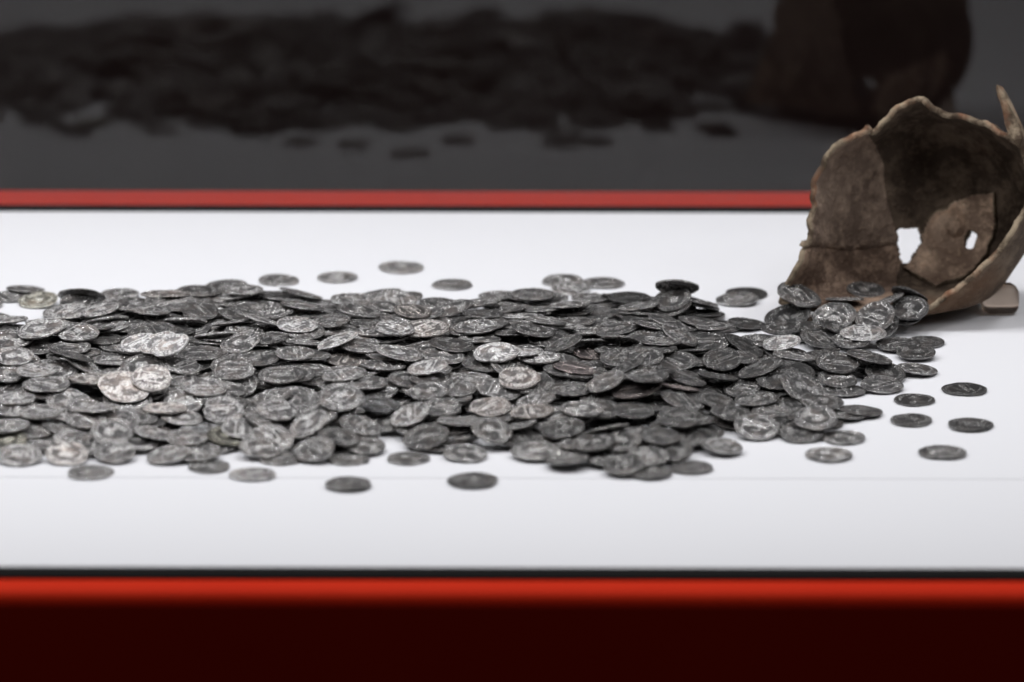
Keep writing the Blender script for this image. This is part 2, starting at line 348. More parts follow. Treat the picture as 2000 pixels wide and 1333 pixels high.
[-1844,-537,112,5,-51,890,137,428,"m","mid-grey coin lying flat, two left of the bright overlapping coins",0],
[-1427,-1641,54,222,40,873,107,70,"p","light grey coin leaning right, one left and two behind the small loose front coin",0],
[-1010,57,108,-156,-35,840,143,607,"n","dark grey coin leaning left, half left and one behind the shiny coin upper left",0],
[-1916,-1599,56,43,-89,895,136,111,"m","mid-grey coin lying flat, one and a half left and two behind the leftmost loose coin",0],
[-1542,-654,164,-151,-177,861,118,611,"B","very bright coin facing forward, half left of the bright overlapping coins",0],
[-1958,-443,98,-90,-129,944,110,384,"d","dark coin facing forward, two and a half left of the bright overlapping coins",0],
[-1881,-929,120,100,-186,977,122,494,"p","light grey coin facing forward, one right and five in front of the left rear corner",0],
[-1649,-671,97,-9,18,935,114,103,"m","mid-grey coin lying flat, one left and one in front of the bright overlapping coins",0],
[-696,499,52,11,5,931,142,498,"m","mid-grey coin lying flat, half right and one in front of the left loose coin behind",0],
[-884,-1287,90,-52,-119,1016,113,17,"m","mid-grey coin facing forward, one left and three in front of the pale pair",0],
[356,-1338,76,70,-132,1005,100,608,"d","dark coin facing forward, two right and two in front of the warm bright coin",0],
[1008,229,19,100,17,873,101,346,"d","dark coin lying flat, one left and one behind the thin white-lit coin",0],
[1057,-1235,35,-47,-18,840,108,312,"m","mid-grey coin lying flat, three left and one in front of the first loose right coin",0],
[-1861,322,65,197,-263,998,96,532,"d","dark coin facing forward, one and a half left and two behind the bright overlapping coins",0],
[29,-1640,34,6,-125,840,96,348,"d","dark coin facing forward, one right and two behind the foremost dark coin",0],
[-1022,-444,128,-96,6,866,147,264,"d","dark coin lying flat, half left and one in front of the shiny coin upper left",0],
[117,-745,128,10,16,840,146,399,"p","light grey coin lying flat, half right and one behind the warm bright coin",0],
[-1714,-1105,132,44,30,883,142,447,"pw","warm pale coin lying flat, one left of the large pinkish pale coin",0],
[-921,-1840,6,-2,3,840,103,105,"m","mid-grey coin lying flat, one and a half right of the small loose front coin",0],
[-2072,-960,111,23,-119,840,139,591,"m","mid-grey coin facing forward, five in front of the left rear corner",0],
[-1491,-1693,36,20,-170,840,128,444,"m","mid-grey coin facing forward, one right and two behind the leftmost loose coin",0],
[1373,-820,11,-8,37,919,133,604,"n","dark grey coin lying flat, half right and four behind the loose coin before the jar",0],
[260,272,69,-56,-14,992,138,460,"n","dark grey coin lying flat, two right and two behind the bright central coin",0],
[-126,-43,131,43,87,919,92,444,"d","dark coin lying flat, half right and two in front of the third loose rear coin",0],
[-424,-1051,118,76,-111,840,114,56,"n","dark grey coin facing forward, two left and one behind the pale warm coin in front",0],
[-786,-1505,95,-54,-252,840,126,401,"m","mid-grey coin facing forward, half left and four behind the speckled loose front coin",0],
[342,-565,101,49,-76,855,124,607,"dr","reddish dark coin lying flat, two and a half right of the bright central coin",0],
[-1457,317,77,33,-36,1018,132,142,"m","mid-grey coin lying flat, half right and two behind the bright overlapping coins",0],
[79,-1032,101,60,-250,957,134,293,"n","dark grey coin facing forward, half right of the warm bright coin",0],
[-1507,459,86,-11,145,1060,121,488,"mw","brownish grey coin facing back, three behind the bright overlapping coins",0],
[1444,-111,37,-6,-119,856,143,440,"n","dark grey coin lying flat, one in front of the bright coin leaning on the jar",0],
[-1675,-1455,107,-53,136,948,97,530,"p","light grey coin facing back, four behind the leftmost loose coin",0],
[1180,-573,90,135,125,937,132,169,"m","mid-grey coin facing back, half right and one in front of the thin white-lit coin",0],
[-329,-1079,126,93,-43,881,144,241,"m","mid-grey coin lying flat, two left of the warm bright coin",0],
[858,-151,106,-24,82,840,110,174,"m","mid-grey coin lying flat, half left and two in front of the dark-topped rear coin",0],
[678,-1654,45,97,-156,903,99,531,"n","dark grey coin facing forward, two behind the outlying front coin",0],
[-897,112,125,128,109,924,118,558,"m","mid-grey coin leaning right, one behind the shiny coin upper left",0],
[-1737,-1704,40,124,-346,883,96,100,"p","light grey coin facing forward, half left and two behind the leftmost loose coin",0],
[227,1000,9,0,-18,938,133,390,"m","mid-grey coin lying flat, two and a half right of the third loose rear coin",0],
[-2016,-1725,43,-120,-277,840,125,526,"mg","olive grey coin facing forward, two left and two behind the leftmost loose coin",0],
[621,-496,131,27,101,840,119,70,"n","dark grey coin lying flat, two and a half left of the thin white-lit coin",0],
[-1710,-127,94,-96,-3,840,120,112,"m","mid-grey coin lying flat, one left and one behind the bright overlapping coins",0],
[-1724,-334,94,15,23,840,126,564,"d","dark coin lying flat, one left of the bright overlapping coins",0],
[341,590,37,-1,48,840,125,519,"m","mid-grey coin lying flat, two left and one in front of the light coin farther back",0],
[-1134,-232,105,65,-70,840,132,59,"m","mid-grey coin lying flat, one left of the shiny coin upper left",0],
[-1869,452,78,57,522,1020,91,356,"n","dark grey coin facing back, one left and five behind the large pinkish pale coin",0],
[-214,-1558,84,49,107,859,108,200,"m","mid-grey coin lying flat, half left and three behind the foremost dark coin",0],
[1156,-758,81,157,-119,1009,109,269,"d","dark coin leaning right, two in front of the thin white-lit coin",0],
[-1462,-722,182,-222,-206,861,119,311,"B","very bright coin facing forward, right beside the bright overlapping coins",0],
[-168,-977,97,-1,-50,880,120,116,"m","mid-grey coin lying flat, one left of the warm bright coin",0],
[543,244,91,-133,97,881,97,460,"p","light grey coin leaning left, three left and two behind the thin white-lit coin",0],
[-1664,-1736,38,104,-257,840,109,263,"m","mid-grey coin facing forward, two behind the leftmost loose coin",0],
[-1728,755,9,-16,16,840,125,508,"n","dark grey coin lying flat, two and a half right of the left rear corner",0],
[-131,-338,101,3,86,945,116,537,"m","mid-grey coin lying flat, one behind the bright central coin",0],
[1,-836,113,231,-175,954,97,440,"m","mid-grey coin leaning right, one behind the warm bright coin",0],
[-880,-228,104,46,-122,923,134,608,"m","mid-grey coin facing forward, right beside the shiny coin upper left",0],
[232,-916,116,157,25,1009,136,497,"d","dark coin leaning right, one right of the warm bright coin",0],
[572,-389,110,-15,-219,956,93,549,"n","dark grey coin facing forward, three left of the thin white-lit coin",0],
[451,-494,137,80,415,840,124,125,"m","mid-grey coin facing back, two right and two behind the warm bright coin",0],
[379,-1886,26,-5,-36,916,121,599,"n","dark grey coin lying flat, two left and one behind the outlying front coin",0],
[-1992,-1393,84,15,-39,1004,113,601,"m","mid-grey coin lying flat, one and a half left and three behind the leftmost loose coin",0],
[-1159,-846,124,-59,-128,896,149,149,"m","mid-grey coin facing forward, half right and six behind the small loose front coin",0],
[-1715,-1354,80,241,-137,872,133,609,"m","mid-grey coin leaning right, one left and one in front of the large pinkish pale coin",0],
[-103,-799,115,40,-81,907,113,281,"d","dark coin lying flat, one in front of the bright central coin",0],
[-1816,-833,158,260,171,938,109,513,"ks","blackened coin leaning right, two left and one in front of the bright overlapping coins",0],
[143,-196,140,118,139,875,144,181,"m","mid-grey coin facing back, one right and two behind the bright central coin",0],
[-495,-1418,39,-100,-163,840,128,307,"m","mid-grey coin facing forward, one right and three behind the speckled loose front coin",0],
[163,-370,108,-4,-98,945,108,619,"d","dark coin lying flat, one and a half right and one behind the bright central coin",0],
[-1561,-1232,78,47,-139,983,142,263,"m","mid-grey coin facing forward, one in front of the large pinkish pale coin",0],
[471,-937,144,-442,50,850,102,183,"n","dark grey coin leaning left, three right and one in front of the bright central coin",0],
[-143,414,61,-172,98,995,137,13,"m","mid-grey coin leaning left, half right and one in front of the third loose rear coin",0],
[-1167,-1101,96,206,-42,884,117,128,"n","dark grey coin leaning right, two right of the large pinkish pale coin",0],
[172,-1487,69,-144,-191,966,126,212,"m","mid-grey coin facing forward, one right and two in front of the warm bright coin",0],
[-1756,-850,112,448,85,894,146,301,"m","mid-grey coin leaning right, one left and one behind the large pinkish pale coin",0],
[1764,-37,8,-1,3,840,128,45,"d","dark coin lying flat, half right and three behind the first loose right coin",0],
[245,230,101,-50,103,841,100,302,"p","light grey coin lying flat, one right and four behind the warm bright coin",0],
[270,22,79,-39,67,894,110,562,"n","dark grey coin lying flat, one right and three behind the warm bright coin",0],
[851,-836,74,150,153,884,109,380,"d","dark coin facing back, half left and four in front of the dark-topped rear coin",0],
[667,-61,100,340,51,941,91,400,"n","dark grey coin leaning right, two in front of the light coin farther back",0],
[-576,-299,120,9,52,870,141,550,"m","mid-grey coin lying flat, half right of the pale pair",0],
[-537,316,69,122,20,873,113,537,"m","mid-grey coin leaning right, one right and two behind the pale pair",0],
[-894,-950,115,28,-71,948,93,534,"n","dark grey coin lying flat, one left and two in front of the pale pair",0],
[-1131,-1015,86,-43,-377,919,93,196,"ms","mid-grey coin facing forward, two and a half right of the large pinkish pale coin",0],
[1033,786,8,-4,-19,931,108,69,"k","blackened coin lying flat, right beside the dark-topped rear coin",0],
[-994,-1535,68,393,32,840,142,408,"m","mid-grey coin leaning right, one right and two behind the small loose front coin",0],
[335,-99,77,-51,73,959,148,48,"n","dark grey coin lying flat, two right and one behind the bright central coin",0],
[-1798,-1570,59,190,-20,840,93,565,"m","mid-grey coin leaning right, half left and two behind the leftmost loose coin",0],
[-1252,752,41,-23,-29,996,150,320,"d","dark coin lying flat, one and a half right and three behind the bright overlapping coins",0],
[817,346,35,47,74,840,104,622,"d","dark coin lying flat, one left and one in front of the dark-topped rear coin",0],
[810,137,48,192,64,968,112,620,"n","dark grey coin leaning right, one left and one in front of the dark-topped rear coin",0],
[-2145,804,17,50,114,851,104,224,"d","dark coin facing back, half right of the left rear corner",0],
[-2196,704,9,2,9,840,143,67,"m","mid-grey coin lying flat, one in front of the left rear corner",0],
[-1882,-1696,32,74,-61,849,97,367,"m","mid-grey coin lying flat, one left and two behind the leftmost loose coin",0],
[1112,-1115,28,-12,-51,971,106,25,"n","dark grey coin lying flat, one left and three behind the loose coin before the jar",0],
[1392,45,46,362,34,863,146,473,"d","dark coin leaning right, half left of the bright coin leaning on the jar",2],
[-1528,-1462,70,42,-29,1002,119,552,"n","dark grey coin lying flat, two in front of the large pinkish pale coin",0],
[438,-1367,17,78,55,917,131,37,"d","dark coin lying flat, one and a half left and two behind the outlying front coin",0],
[591,-582,125,14,61,1007,111,579,"d","dark coin lying flat, three left of the thin white-lit coin",0],
[-1246,-413,131,-75,369,840,114,320,"p","light grey coin facing back, one and a half right of the bright overlapping coins",0],
[1714,292,127,365,507,841,127,134,"d","dark coin facing back, one right and two behind the bright coin leaning on the jar",2],
[1056,-120,36,9,0,961,134,226,"n","dark grey coin lying flat, half left of the thin white-lit coin",0],
[375,333,36,-30,35,934,138,475,"d","dark coin lying flat, two and a half right and two behind the bright central coin",0],
[-1371,-942,88,47,-66,840,142,477,"m","mid-grey coin lying flat, one right of the large pinkish pale coin",0],
[123,224,82,-77,141,899,103,181,"m","mid-grey coin facing back, two right and one in front of the third loose rear coin",0],
[-62,635,36,-24,33,845,127,308,"m","mid-grey coin lying flat, one right and one in front of the third loose rear coin",0],
[-1392,-39,95,12,342,919,140,154,"p","light grey coin facing back, half right and one behind the bright overlapping coins",0],
[-1255,-30,69,-95,-8,926,126,504,"p","light grey coin lying flat, two left of the shiny coin upper left",0],
[-2171,47,75,-64,131,985,138,523,"m","mid-grey coin facing back, two in front of the left rear corner",0],
[-1102,290,67,186,73,1007,93,79,"m","mid-grey coin leaning right, one left and one behind the shiny coin upper left",0],
[-229,-1542,59,10,-49,939,120,511,"p","light grey coin lying flat, half left and three behind the foremost dark coin",0],
[-613,-86,98,68,79,872,104,574,"d","dark coin lying flat, half right and one behind the pale pair",0],
[21,-1528,59,-254,104,840,101,246,"m","mid-grey coin leaning left, three in front of the warm bright coin",0],
[-925,651,39,242,183,975,104,547,"n","dark grey coin leaning right, two behind the shiny coin upper left",0],
[948,-591,90,87,-25,840,116,185,"m","mid-grey coin lying flat, one left and one in front of the thin white-lit coin",0],
[-869,-463,115,68,168,840,121,66,"m","mid-grey coin facing back, one in front of the shiny coin upper left",0],
[-819,564,8,25,6,922,101,624,"m","mid-grey coin lying flat, half right and one behind the shiny coin upper left",0],
[-2060,-1026,77,-121,-115,951,109,31,"d","dark coin facing forward, two and a half left of the large pinkish pale coin",0],
[739,-1599,35,100,-132,939,103,525,"n","dark grey coin facing forward, three left and one behind the loose coin before the jar",0],
[-1255,-1509,38,-36,14,856,128,67,"nu","bluish grey coin lying flat, two behind the small loose front coin",0],
[-318,485,38,42,1,883,135,209,"d","dark coin lying flat, half left and one in front of the third loose rear coin",0],
[386,-772,76,143,-176,986,133,62,"d","dark coin facing forward, two right of the warm bright coin",0],
[-1474,95,62,155,-46,1007,108,19,"m","mid-grey coin leaning right, half right and one behind the bright overlapping coins",0],
[327,-483,119,-38,423,840,113,328,"m","mid-grey coin facing back, two right of the bright central coin",0],
[-1059,-143,128,301,164,840,113,551,"m","mid-grey coin leaning right, one left of the shiny coin upper left",0]]
HEAP = [
[904,-688,40,-79,-117,1003,101,239,"d"],
[830,-921,35,315,-90,885,107,55,"d"],
[-840,-846,100,59,22,1008,132,337,"ms"],
[-1439,-157,92,120,-15,911,97,498,"d"],
[-541,-1098,87,-124,-258,840,149,109,"m"],
[35,69,91,-3,182,1006,127,281,"p"],
[-519,-292,100,-32,-58,864,117,387,"m"],
[29,-713,142,-10,76,840,106,319,"b"],
[-900,107,95,48,12,890,119,435,"n"],
[-1370,-108,62,-222,-77,910,118,247,"m"],
[898,-1323,22,96,-103,899,109,94,"nw"],
[-842,-669,115,-24,34,887,91,596,"m"],
[-1185,-1691,26,65,-210,840,135,554,"d"],
[-1724,-10,91,-117,361,870,131,221,"m"],
[1247,37,37,-10,-217,840,148,410,"n"],
[595,-244,133,196,146,840,115,134,"n"],
[1573,82,51,-158,-521,840,96,483,"d"],
[556,-28,101,60,92,923,97,510,"d"],
[281,-1728,40,-23,8,951,99,419,"m"],
[690,276,90,-246,-346,840,129,8,"n"],
[534,264,52,-7,16,930,90,77,"n"],
[-1219,531,57,-179,114,910,102,145,"p"],
[374,-1667,80,-222,351,936,104,199,"p"],
[571,-1264,65,-131,50,881,139,427,"d"],
[-217,-1600,40,-13,58,840,140,523,"m"],
[-507,-646,112,37,40,1020,96,415,"p"],
[1356,-1205,16,77,67,840,102,626,"m"],
[-685,-922,110,6,-14,914,138,265,"m"],
[579,-938,132,92,159,927,133,46,"n"],
[-349,-462,98,-67,48,1008,107,342,"n"],
[-427,-1157,46,95,13,891,124,94,"m"],
[-389,160,77,-131,-44,948,144,417,"m"],
[16,-289,116,-86,135,891,124,110,"d"],
[131,604,32,25,-31,844,138,609,"d"],
[-1700,-1171,60,-57,-191,901,103,193,"d"],
[-1006,564,39,104,178,886,90,336,"m"],
[-1163,-1293,84,66,-98,909,118,185,"d"],
[-1620,202,94,102,44,964,136,112,"n"],
[-856,-1175,75,238,-239,840,141,561,"m"],
[444,-587,117,29,64,977,105,92,"n"],
[192,-702,106,63,-5,894,143,182,"n"],
[1607,231,116,-420,142,880,149,588,"n"],
[768,-1509,31,95,-101,855,106,317,"n"],
[-469,-11,88,193,33,898,129,533,"m"],
[1288,-428,64,-171,132,904,109,235,"d"],
[-68,-1401,68,-54,-46,1014,108,295,"m"],
[-1017,-99,82,7,-53,974,109,224,"d"],
[-1066,619,47,-1,176,975,91,515,"d"],
[44,319,52,51,20,1012,127,452,"m"],
[812,361,80,228,168,840,142,52,"n"],
[-1160,620,28,22,86,942,102,510,"m"],
[-592,-1211,72,-99,-192,879,144,589,"n"],
[-704,-1433,104,-57,-603,840,133,128,"ms"],
[95,-1601,27,0,-118,940,136,438,"m"],
[1438,339,99,-13,200,847,116,325,"m"],
[-28,194,84,-141,175,840,117,520,"n"],
[-1268,-408,99,85,216,1018,112,207,"d"],
[-798,-140,92,95,-50,955,91,597,"m"],
[-381,-1517,46,-19,-119,855,119,232,"m"],
[-1042,445,38,12,25,915,117,59,"m"],
[-1474,-1454,54,50,-29,861,136,119,"d"],
[197,-1092,45,5,88,936,139,5,"n"],
[397,607,17,52,72,938,150,135,"n"],
[360,115,56,47,58,895,127,248,"d"],
[-1680,397,54,-135,-51,900,134,306,"n"],
[-1060,-930,71,62,23,949,116,452,"d"],
[-1639,-417,83,4,30,924,114,504,"n"],
[-581,669,33,-155,92,1017,120,111,"m"],
[-1617,-112,89,-68,6,840,110,294,"d"],
[65,-390,78,-179,-146,993,113,336,"p"],
[-791,-913,82,84,-7,977,149,126,"m"],
[-1907,-1155,99,66,-125,898,141,128,"p"],
[437,-1165,106,-159,-100,953,132,264,"d"],
[685,-1117,104,141,218,840,95,514,"mr"],
[-242,-1184,78,-25,75,840,145,245,"m"],
[-1803,-551,93,-33,23,863,102,392,"n"],
[184,-142,110,142,161,913,148,515,"p"],
[-271,-1658,11,-15,25,1008,142,4,"n"],
[897,215,9,6,9,997,145,468,"d"],
[-1322,-1131,80,-133,-63,1009,131,510,"n"],
[-172,-23,89,-14,-22,936,143,70,"n"],
[-1318,153,97,191,-92,905,140,592,"n"],
[-116,-140,110,-119,-29,975,144,415,"m"],
[1157,-272,23,35,18,903,108,40,"d"],
[-181,-226,116,-80,-42,935,112,109,"m"],
[722,-1435,54,-86,80,954,115,367,"n"],
[-1055,-567,95,16,-34,984,101,118,"d"],
[174,-1764,19,-116,-54,882,102,189,"m"],
[1690,164,86,-163,-441,840,113,80,"d"],
[-868,-728,82,31,18,979,108,144,"d"],
[79,579,52,7,26,1001,127,128,"m"],
[1162,-1359,26,-11,21,1001,126,93,"d"],
[-1020,-1345,63,-39,-70,886,141,139,"m"],
[-1316,-712,92,-23,-51,932,108,113,"n"],
[726,-748,61,87,-99,974,147,342,"n"],
[562,-1131,93,-1,74,980,142,358,"d"],
[38,-531,88,-115,-111,914,96,233,"m"],
[-234,-1586,24,-20,63,1006,128,376,"p"],
[154,679,12,-33,-22,937,138,345,"m"],
[578,-1217,13,-45,-26,949,138,124,"n"],
[1257,-1300,9,0,-4,917,144,500,"d"],
[-1602,-789,82,-83,-32,911,101,236,"n"],
[-1219,389,57,60,180,918,115,335,"n"],
[-9,417,32,-2,28,950,140,31,"m"],
[-926,-907,69,152,53,1002,102,36,"d"],
[-108,-1215,52,-79,-74,905,121,329,"n"],
[1070,-952,33,-126,128,956,106,110,"n"],
[-1807,-1453,69,85,151,949,115,81,"p"],
[-1736,200,78,-67,-29,894,121,417,"p"],
[1206,-1351,56,-88,41,958,105,610,"d"],
[-952,-448,93,238,81,904,102,544,"m"],
[546,-1746,54,89,-301,978,147,230,"n"],
[735,-609,83,64,29,1014,123,170,"n"],
[-32,544,19,1,-61,1005,108,561,"n"],
[369,-1194,73,100,-25,907,144,321,"d"],
[-1565,-555,103,166,81,956,126,111,"p"],
[810,409,56,228,182,926,135,36,"n"],
[-622,-826,81,-174,129,974,128,527,"n"],
[829,385,19,41,69,998,131,181,"d"],
[645,-1487,68,-217,84,909,147,209,"n"],
[1273,-504,39,54,29,899,147,174,"n"],
[152,-929,93,-143,-50,840,107,135,"m"],
[-988,664,9,0,16,933,139,527,"m"],
[-1223,-876,84,-160,79,882,121,186,"m"],
[808,-1222,50,58,-68,840,122,388,"n"],
[-1545,68,55,113,-14,967,116,332,"m"],
[-697,-1046,97,-20,64,988,92,594,"m"],
[-1279,-616,114,16,24,1002,117,222,"m"],
[1421,-530,54,198,5,915,142,458,"d"],
[-1073,-1103,39,7,-35,973,130,123,"n"],
[-478,579,34,-139,-61,887,110,542,"n"],
[-776,-491,83,-132,-48,901,119,528,"n"],
[-2084,-73,52,165,-84,943,118,592,"d"],
[756,-230,57,-72,-61,1005,142,370,"n"],
[248,-1425,75,-74,-257,883,99,300,"m"],
[64,-74,97,88,151,930,138,459,"m"],
[-1850,-543,79,-27,19,968,144,99,"m"],
[-1499,-1100,103,155,-70,930,123,266,"m"],
[-339,-909,114,-83,-5,914,146,321,"p"],
[-457,-252,76,97,-238,931,106,92,"m"],
[-1702,141,40,-145,-280,999,126,324,"d"],
[617,-1125,78,4,75,1008,144,188,"d"],
[-304,-263,78,111,-53,910,124,599,"m"],
[245,-1514,19,-63,-41,952,149,413,"d"],
[-1104,-744,70,-53,94,985,150,247,"p"],
[-575,-1277,28,193,146,903,109,295,"p"],
[-111,-1031,67,-93,-48,973,115,320,"d"],
[-1026,-556,64,55,5,881,149,552,"d"],
[729,-911,31,51,-66,986,128,369,"n"],
[-670,-1338,87,187,40,970,105,527,"p"],
[-339,76,57,-28,21,962,146,584,"p"],
[463,-64,88,66,109,840,93,37,"m"],
[-128,-720,74,-117,106,960,144,99,"m"],
[-1517,-1105,70,-36,-69,974,126,368,"d"],
[-301,-686,84,-51,-90,896,129,159,"m"],
[-174,-577,97,167,-21,996,111,156,"d"],
[-638,-229,84,17,-63,961,149,425,"n"],
[-122,-766,106,52,-79,848,112,318,"mu"],
[-1520,-285,110,-112,-128,1009,91,583,"n"],
[-323,-1391,84,-86,-166,863,119,337,"m"],
[-721,-1597,50,136,12,946,141,518,"m"],
[-503,-399,61,18,-221,960,120,433,"n"],
[159,52,63,75,-65,887,121,231,"m"],
[704,374,50,-12,8,900,95,579,"n"],
[-921,-1347,21,-132,-9,904,144,577,"m"],
[-1736,-746,75,145,-124,958,105,191,"m"],
[-76,-224,69,-204,-16,929,102,578,"m"],
[-655,-440,119,96,77,1011,96,140,"p"],
[-1407,524,49,54,67,975,106,28,"p"],
[-1892,214,23,47,-4,926,133,318,"m"],
[698,89,42,-4,24,988,127,362,"n"],
[-71,-795,66,-58,18,978,104,500,"m"],
[-864,-565,100,83,-46,953,118,550,"n"],
[-497,-714,53,-28,35,953,115,569,"m"],
[351,-1284,45,126,20,1004,140,174,"n"],
[-349,-1124,96,23,-50,1006,92,288,"m"],
[-612,170,70,144,16,1016,117,400,"m"],
[-799,-1694,12,-35,19,939,136,32,"n"],
[-1807,589,10,19,11,935,147,15,"m"],
[-1316,145,77,128,-101,972,103,49,"p"],
[-1400,-285,74,114,-11,952,124,294,"d"],
[-36,-178,63,-227,20,897,139,102,"d"],
[-1760,-263,120,-103,219,912,114,82,"d"],
[1129,-564,58,-10,-60,939,139,378,"n"],
[1540,-546,13,-19,-44,927,145,513,"n"],
[-369,-669,58,187,49,958,128,126,"d"],
[-1897,-465,63,134,-287,1001,106,118,"n"],
[-1445,-1567,32,85,-59,931,135,23,"dr"],
[-2050,-771,127,89,-17,920,145,108,"p"],
[-1939,-1165,50,-83,64,965,146,432,"m"],
[124,-750,82,28,18,880,116,226,"d"],
[296,-120,46,-39,60,964,103,414,"p"],
[579,-995,44,-9,-39,996,131,446,"n"],
[-608,-1656,7,0,3,961,112,107,"m"],
[239,-115,56,-75,68,929,129,350,"m"],
[1005,-157,21,-16,-6,916,114,398,"n"],
[-2138,-316,106,1,-108,840,93,553,"d"],
[-1982,36,66,37,135,1001,115,354,"p"],
[-44,-1128,36,-56,-48,918,102,292,"m"],
[240,-332,68,156,-71,903,120,460,"n"],
[5,-98,90,67,143,840,137,394,"m"],
[-1297,-530,100,24,30,919,107,116,"ms"],
[463,-732,103,-3,-54,889,145,237,"d"],
[-2261,318,9,-16,-6,983,133,488,"n"],
[-1465,-1432,30,-43,-216,989,116,197,"n"],
[550,128,87,67,241,991,101,417,"n"],
[-423,-674,122,181,8,959,117,563,"m"],
[-1664,-759,17,-49,78,963,135,433,"p"],
[315,-753,71,84,-168,980,142,376,"n"],
[-704,-672,56,83,-166,957,147,494,"m"],
[172,107,48,39,-49,987,149,496,"n"],
[505,-1583,40,-33,2,930,134,506,"d"],
[203,-577,72,-187,-9,915,129,390,"p"],
[146,-683,96,90,-4,910,95,459,"d"],
[1068,-1398,10,-25,-6,969,127,302,"n"],
[-1206,-270,50,336,-306,983,103,583,"m"],
[-390,-1005,43,141,154,942,120,609,"m"],
[-1748,82,48,25,-154,916,120,373,"p"],
[-990,-767,25,-67,-149,966,140,184,"n"],
[-217,-654,53,244,-220,883,104,139,"m"],
[782,-625,50,-162,-140,986,116,435,"d"],
[-1523,-243,104,-114,-118,1013,95,22,"n"],
[-896,-877,40,-29,13,938,108,93,"p"],
[-1531,616,19,-106,2,941,146,288,"m"],
[-610,-839,57,-144,-36,894,132,278,"d"],
[-860,-284,59,98,-217,972,138,376,"d"],
[-817,-1543,19,7,109,1003,149,549,"n"],
[-122,-217,81,-109,-38,940,106,226,"n"],
[-2090,-1212,76,-121,12,990,119,284,"n"],
[-1408,340,55,-170,-76,907,101,188,"d"],
[958,-1149,9,16,-20,907,111,541,"n"],
[-1296,-1413,9,7,-8,892,134,333,"d"],
[1341,-597,20,109,98,890,126,625,"n"],
[-1748,-201,37,95,79,882,106,141,"m"],
[-1619,-305,68,-190,-140,896,116,327,"m"],
[-1944,398,21,-67,25,950,131,170,"d"],
[-1223,-1203,31,169,-92,975,115,365,"p"],
[-1006,-1418,28,-82,-9,928,137,0,"m"],
[-1101,-690,107,-36,4,975,119,328,"m"],
[195,-1269,48,138,83,888,136,368,"m"],
[570,-895,76,55,92,882,111,5,"n"],
[1038,-771,50,74,-74,889,104,297,"n"],
[-675,391,24,-18,14,981,118,11,"d"],
[-1941,-1483,40,-38,37,950,130,72,"n"],
[-673,-461,106,64,34,946,134,379,"n"],
[777,-495,92,-50,271,927,120,102,"d"],
[324,-1026,68,231,-12,978,118,505,"n"],
[-1824,-877,92,95,-161,860,136,106,"d"],
[582,-958,60,6,-11,960,104,232,"d"],
[-1640,-495,72,49,116,963,116,39,"d"],
[1387,-525,44,175,1,974,141,251,"d"],
[556,-298,105,-71,-76,908,133,6,"n"],
[619,415,62,16,-6,902,105,107,"d"],
[-210,287,9,-14,-8,977,129,551,"m"],
[735,18,31,-23,97,968,102,257,"d"],
[-1172,-292,64,126,-360,897,121,184,"n"],
[-1316,-1604,9,4,25,899,107,240,"n"],
[65,-1354,10,-14,-36,882,106,610,"m"],
[240,-1006,55,1,58,885,146,113,"n"],
[-1050,-1623,8,-7,-16,891,105,544,"d"],
[-2104,-1366,49,-98,49,998,125,180,"p"],
[-208,-426,81,-57,-18,909,140,542,"n"],
[245,243,43,-101,-131,955,129,389,"n"],
[420,197,16,33,-83,932,138,74,"d"],
[-807,317,10,-12,7,1005,144,434,"m"],
[-677,-488,64,90,-53,981,116,443,"m"],
[-1627,-74,76,-68,25,914,106,235,"d"],
[-1601,465,26,-59,-36,901,125,40,"p"],
[-1530,-1074,39,-15,-23,923,140,114,"n"],
[-1274,-681,16,73,-53,914,116,429,"d"],
[-1428,-1032,51,79,36,999,112,214,"n"],
[591,-1202,35,-95,37,963,109,66,"d"],
[-826,-533,30,-11,-31,885,122,135,"m"],
[287,-1706,10,44,11,882,108,621,"m"],
[-752,-1039,62,-233,127,998,111,600,"m"],
[-529,-631,85,-4,36,914,104,447,"m"],
[-1461,-682,124,225,-83,964,96,585,"p"],
[520,-1116,152,-26,100,840,102,153,"m"],
[423,-988,32,48,-52,905,115,619,"n"],
[1309,80,25,68,-181,860,144,166,"d"],
[353,-1481,8,-16,4,992,111,56,"n"],
[720,-236,19,-94,61,999,140,532,"n"],
[154,407,25,-116,122,925,147,304,"m"],
[-267,-871,68,13,-50,892,114,183,"p"],
[-389,-1058,66,134,193,967,102,427,"d"],
[-1742,-170,59,-49,28,904,112,182,"d"],
[-42,-1267,39,-55,-57,910,107,270,"p"],
[-127,362,22,52,43,956,129,418,"n"],
[-1374,-760,73,81,127,886,108,105,"n"],
[-1325,-1000,63,109,-85,933,126,88,"n"],
[-279,-1203,61,-49,109,924,126,346,"m"],
[-2324,565,10,6,15,971,150,354,"n"],
[200,-835,41,152,-261,939,136,237,"d"],
[-9,-945,45,66,-66,964,133,274,"d"],
[-335,-862,82,-61,-48,897,121,358,"m"],
[-56,-1370,58,-66,-60,959,120,349,"m"],
[482,588,43,149,200,863,96,439,"n"],
[-1880,-817,94,81,-174,996,114,26,"d"],
[-1880,-887,112,72,-180,934,149,328,"n"],
[-107,-1091,19,-76,-32,988,147,397,"n"],
[-157,-1397,33,-71,-10,892,131,354,"m"],
[-753,55,52,10,-22,958,109,344,"m"],
[-728,-121,68,-17,36,937,138,384,"m"],
[573,-880,94,123,63,968,149,376,"n"],
[-804,-929,14,-46,43,924,148,561,"p"],
[1065,-348,9,-28,-7,899,113,216,"n"],
[-1974,-1238,25,-195,-32,912,128,486,"n"],
[-302,-1174,19,99,49,932,149,449,"d"],
[-1678,297,37,-66,141,982,107,416,"n"],
[-785,-720,29,-5,-91,987,130,424,"d"],
[644,-684,22,59,134,959,127,243,"n"],
[1052,-511,38,60,47,924,132,117,"d"],
[606,-317,53,-148,-360,1000,105,459,"d"],
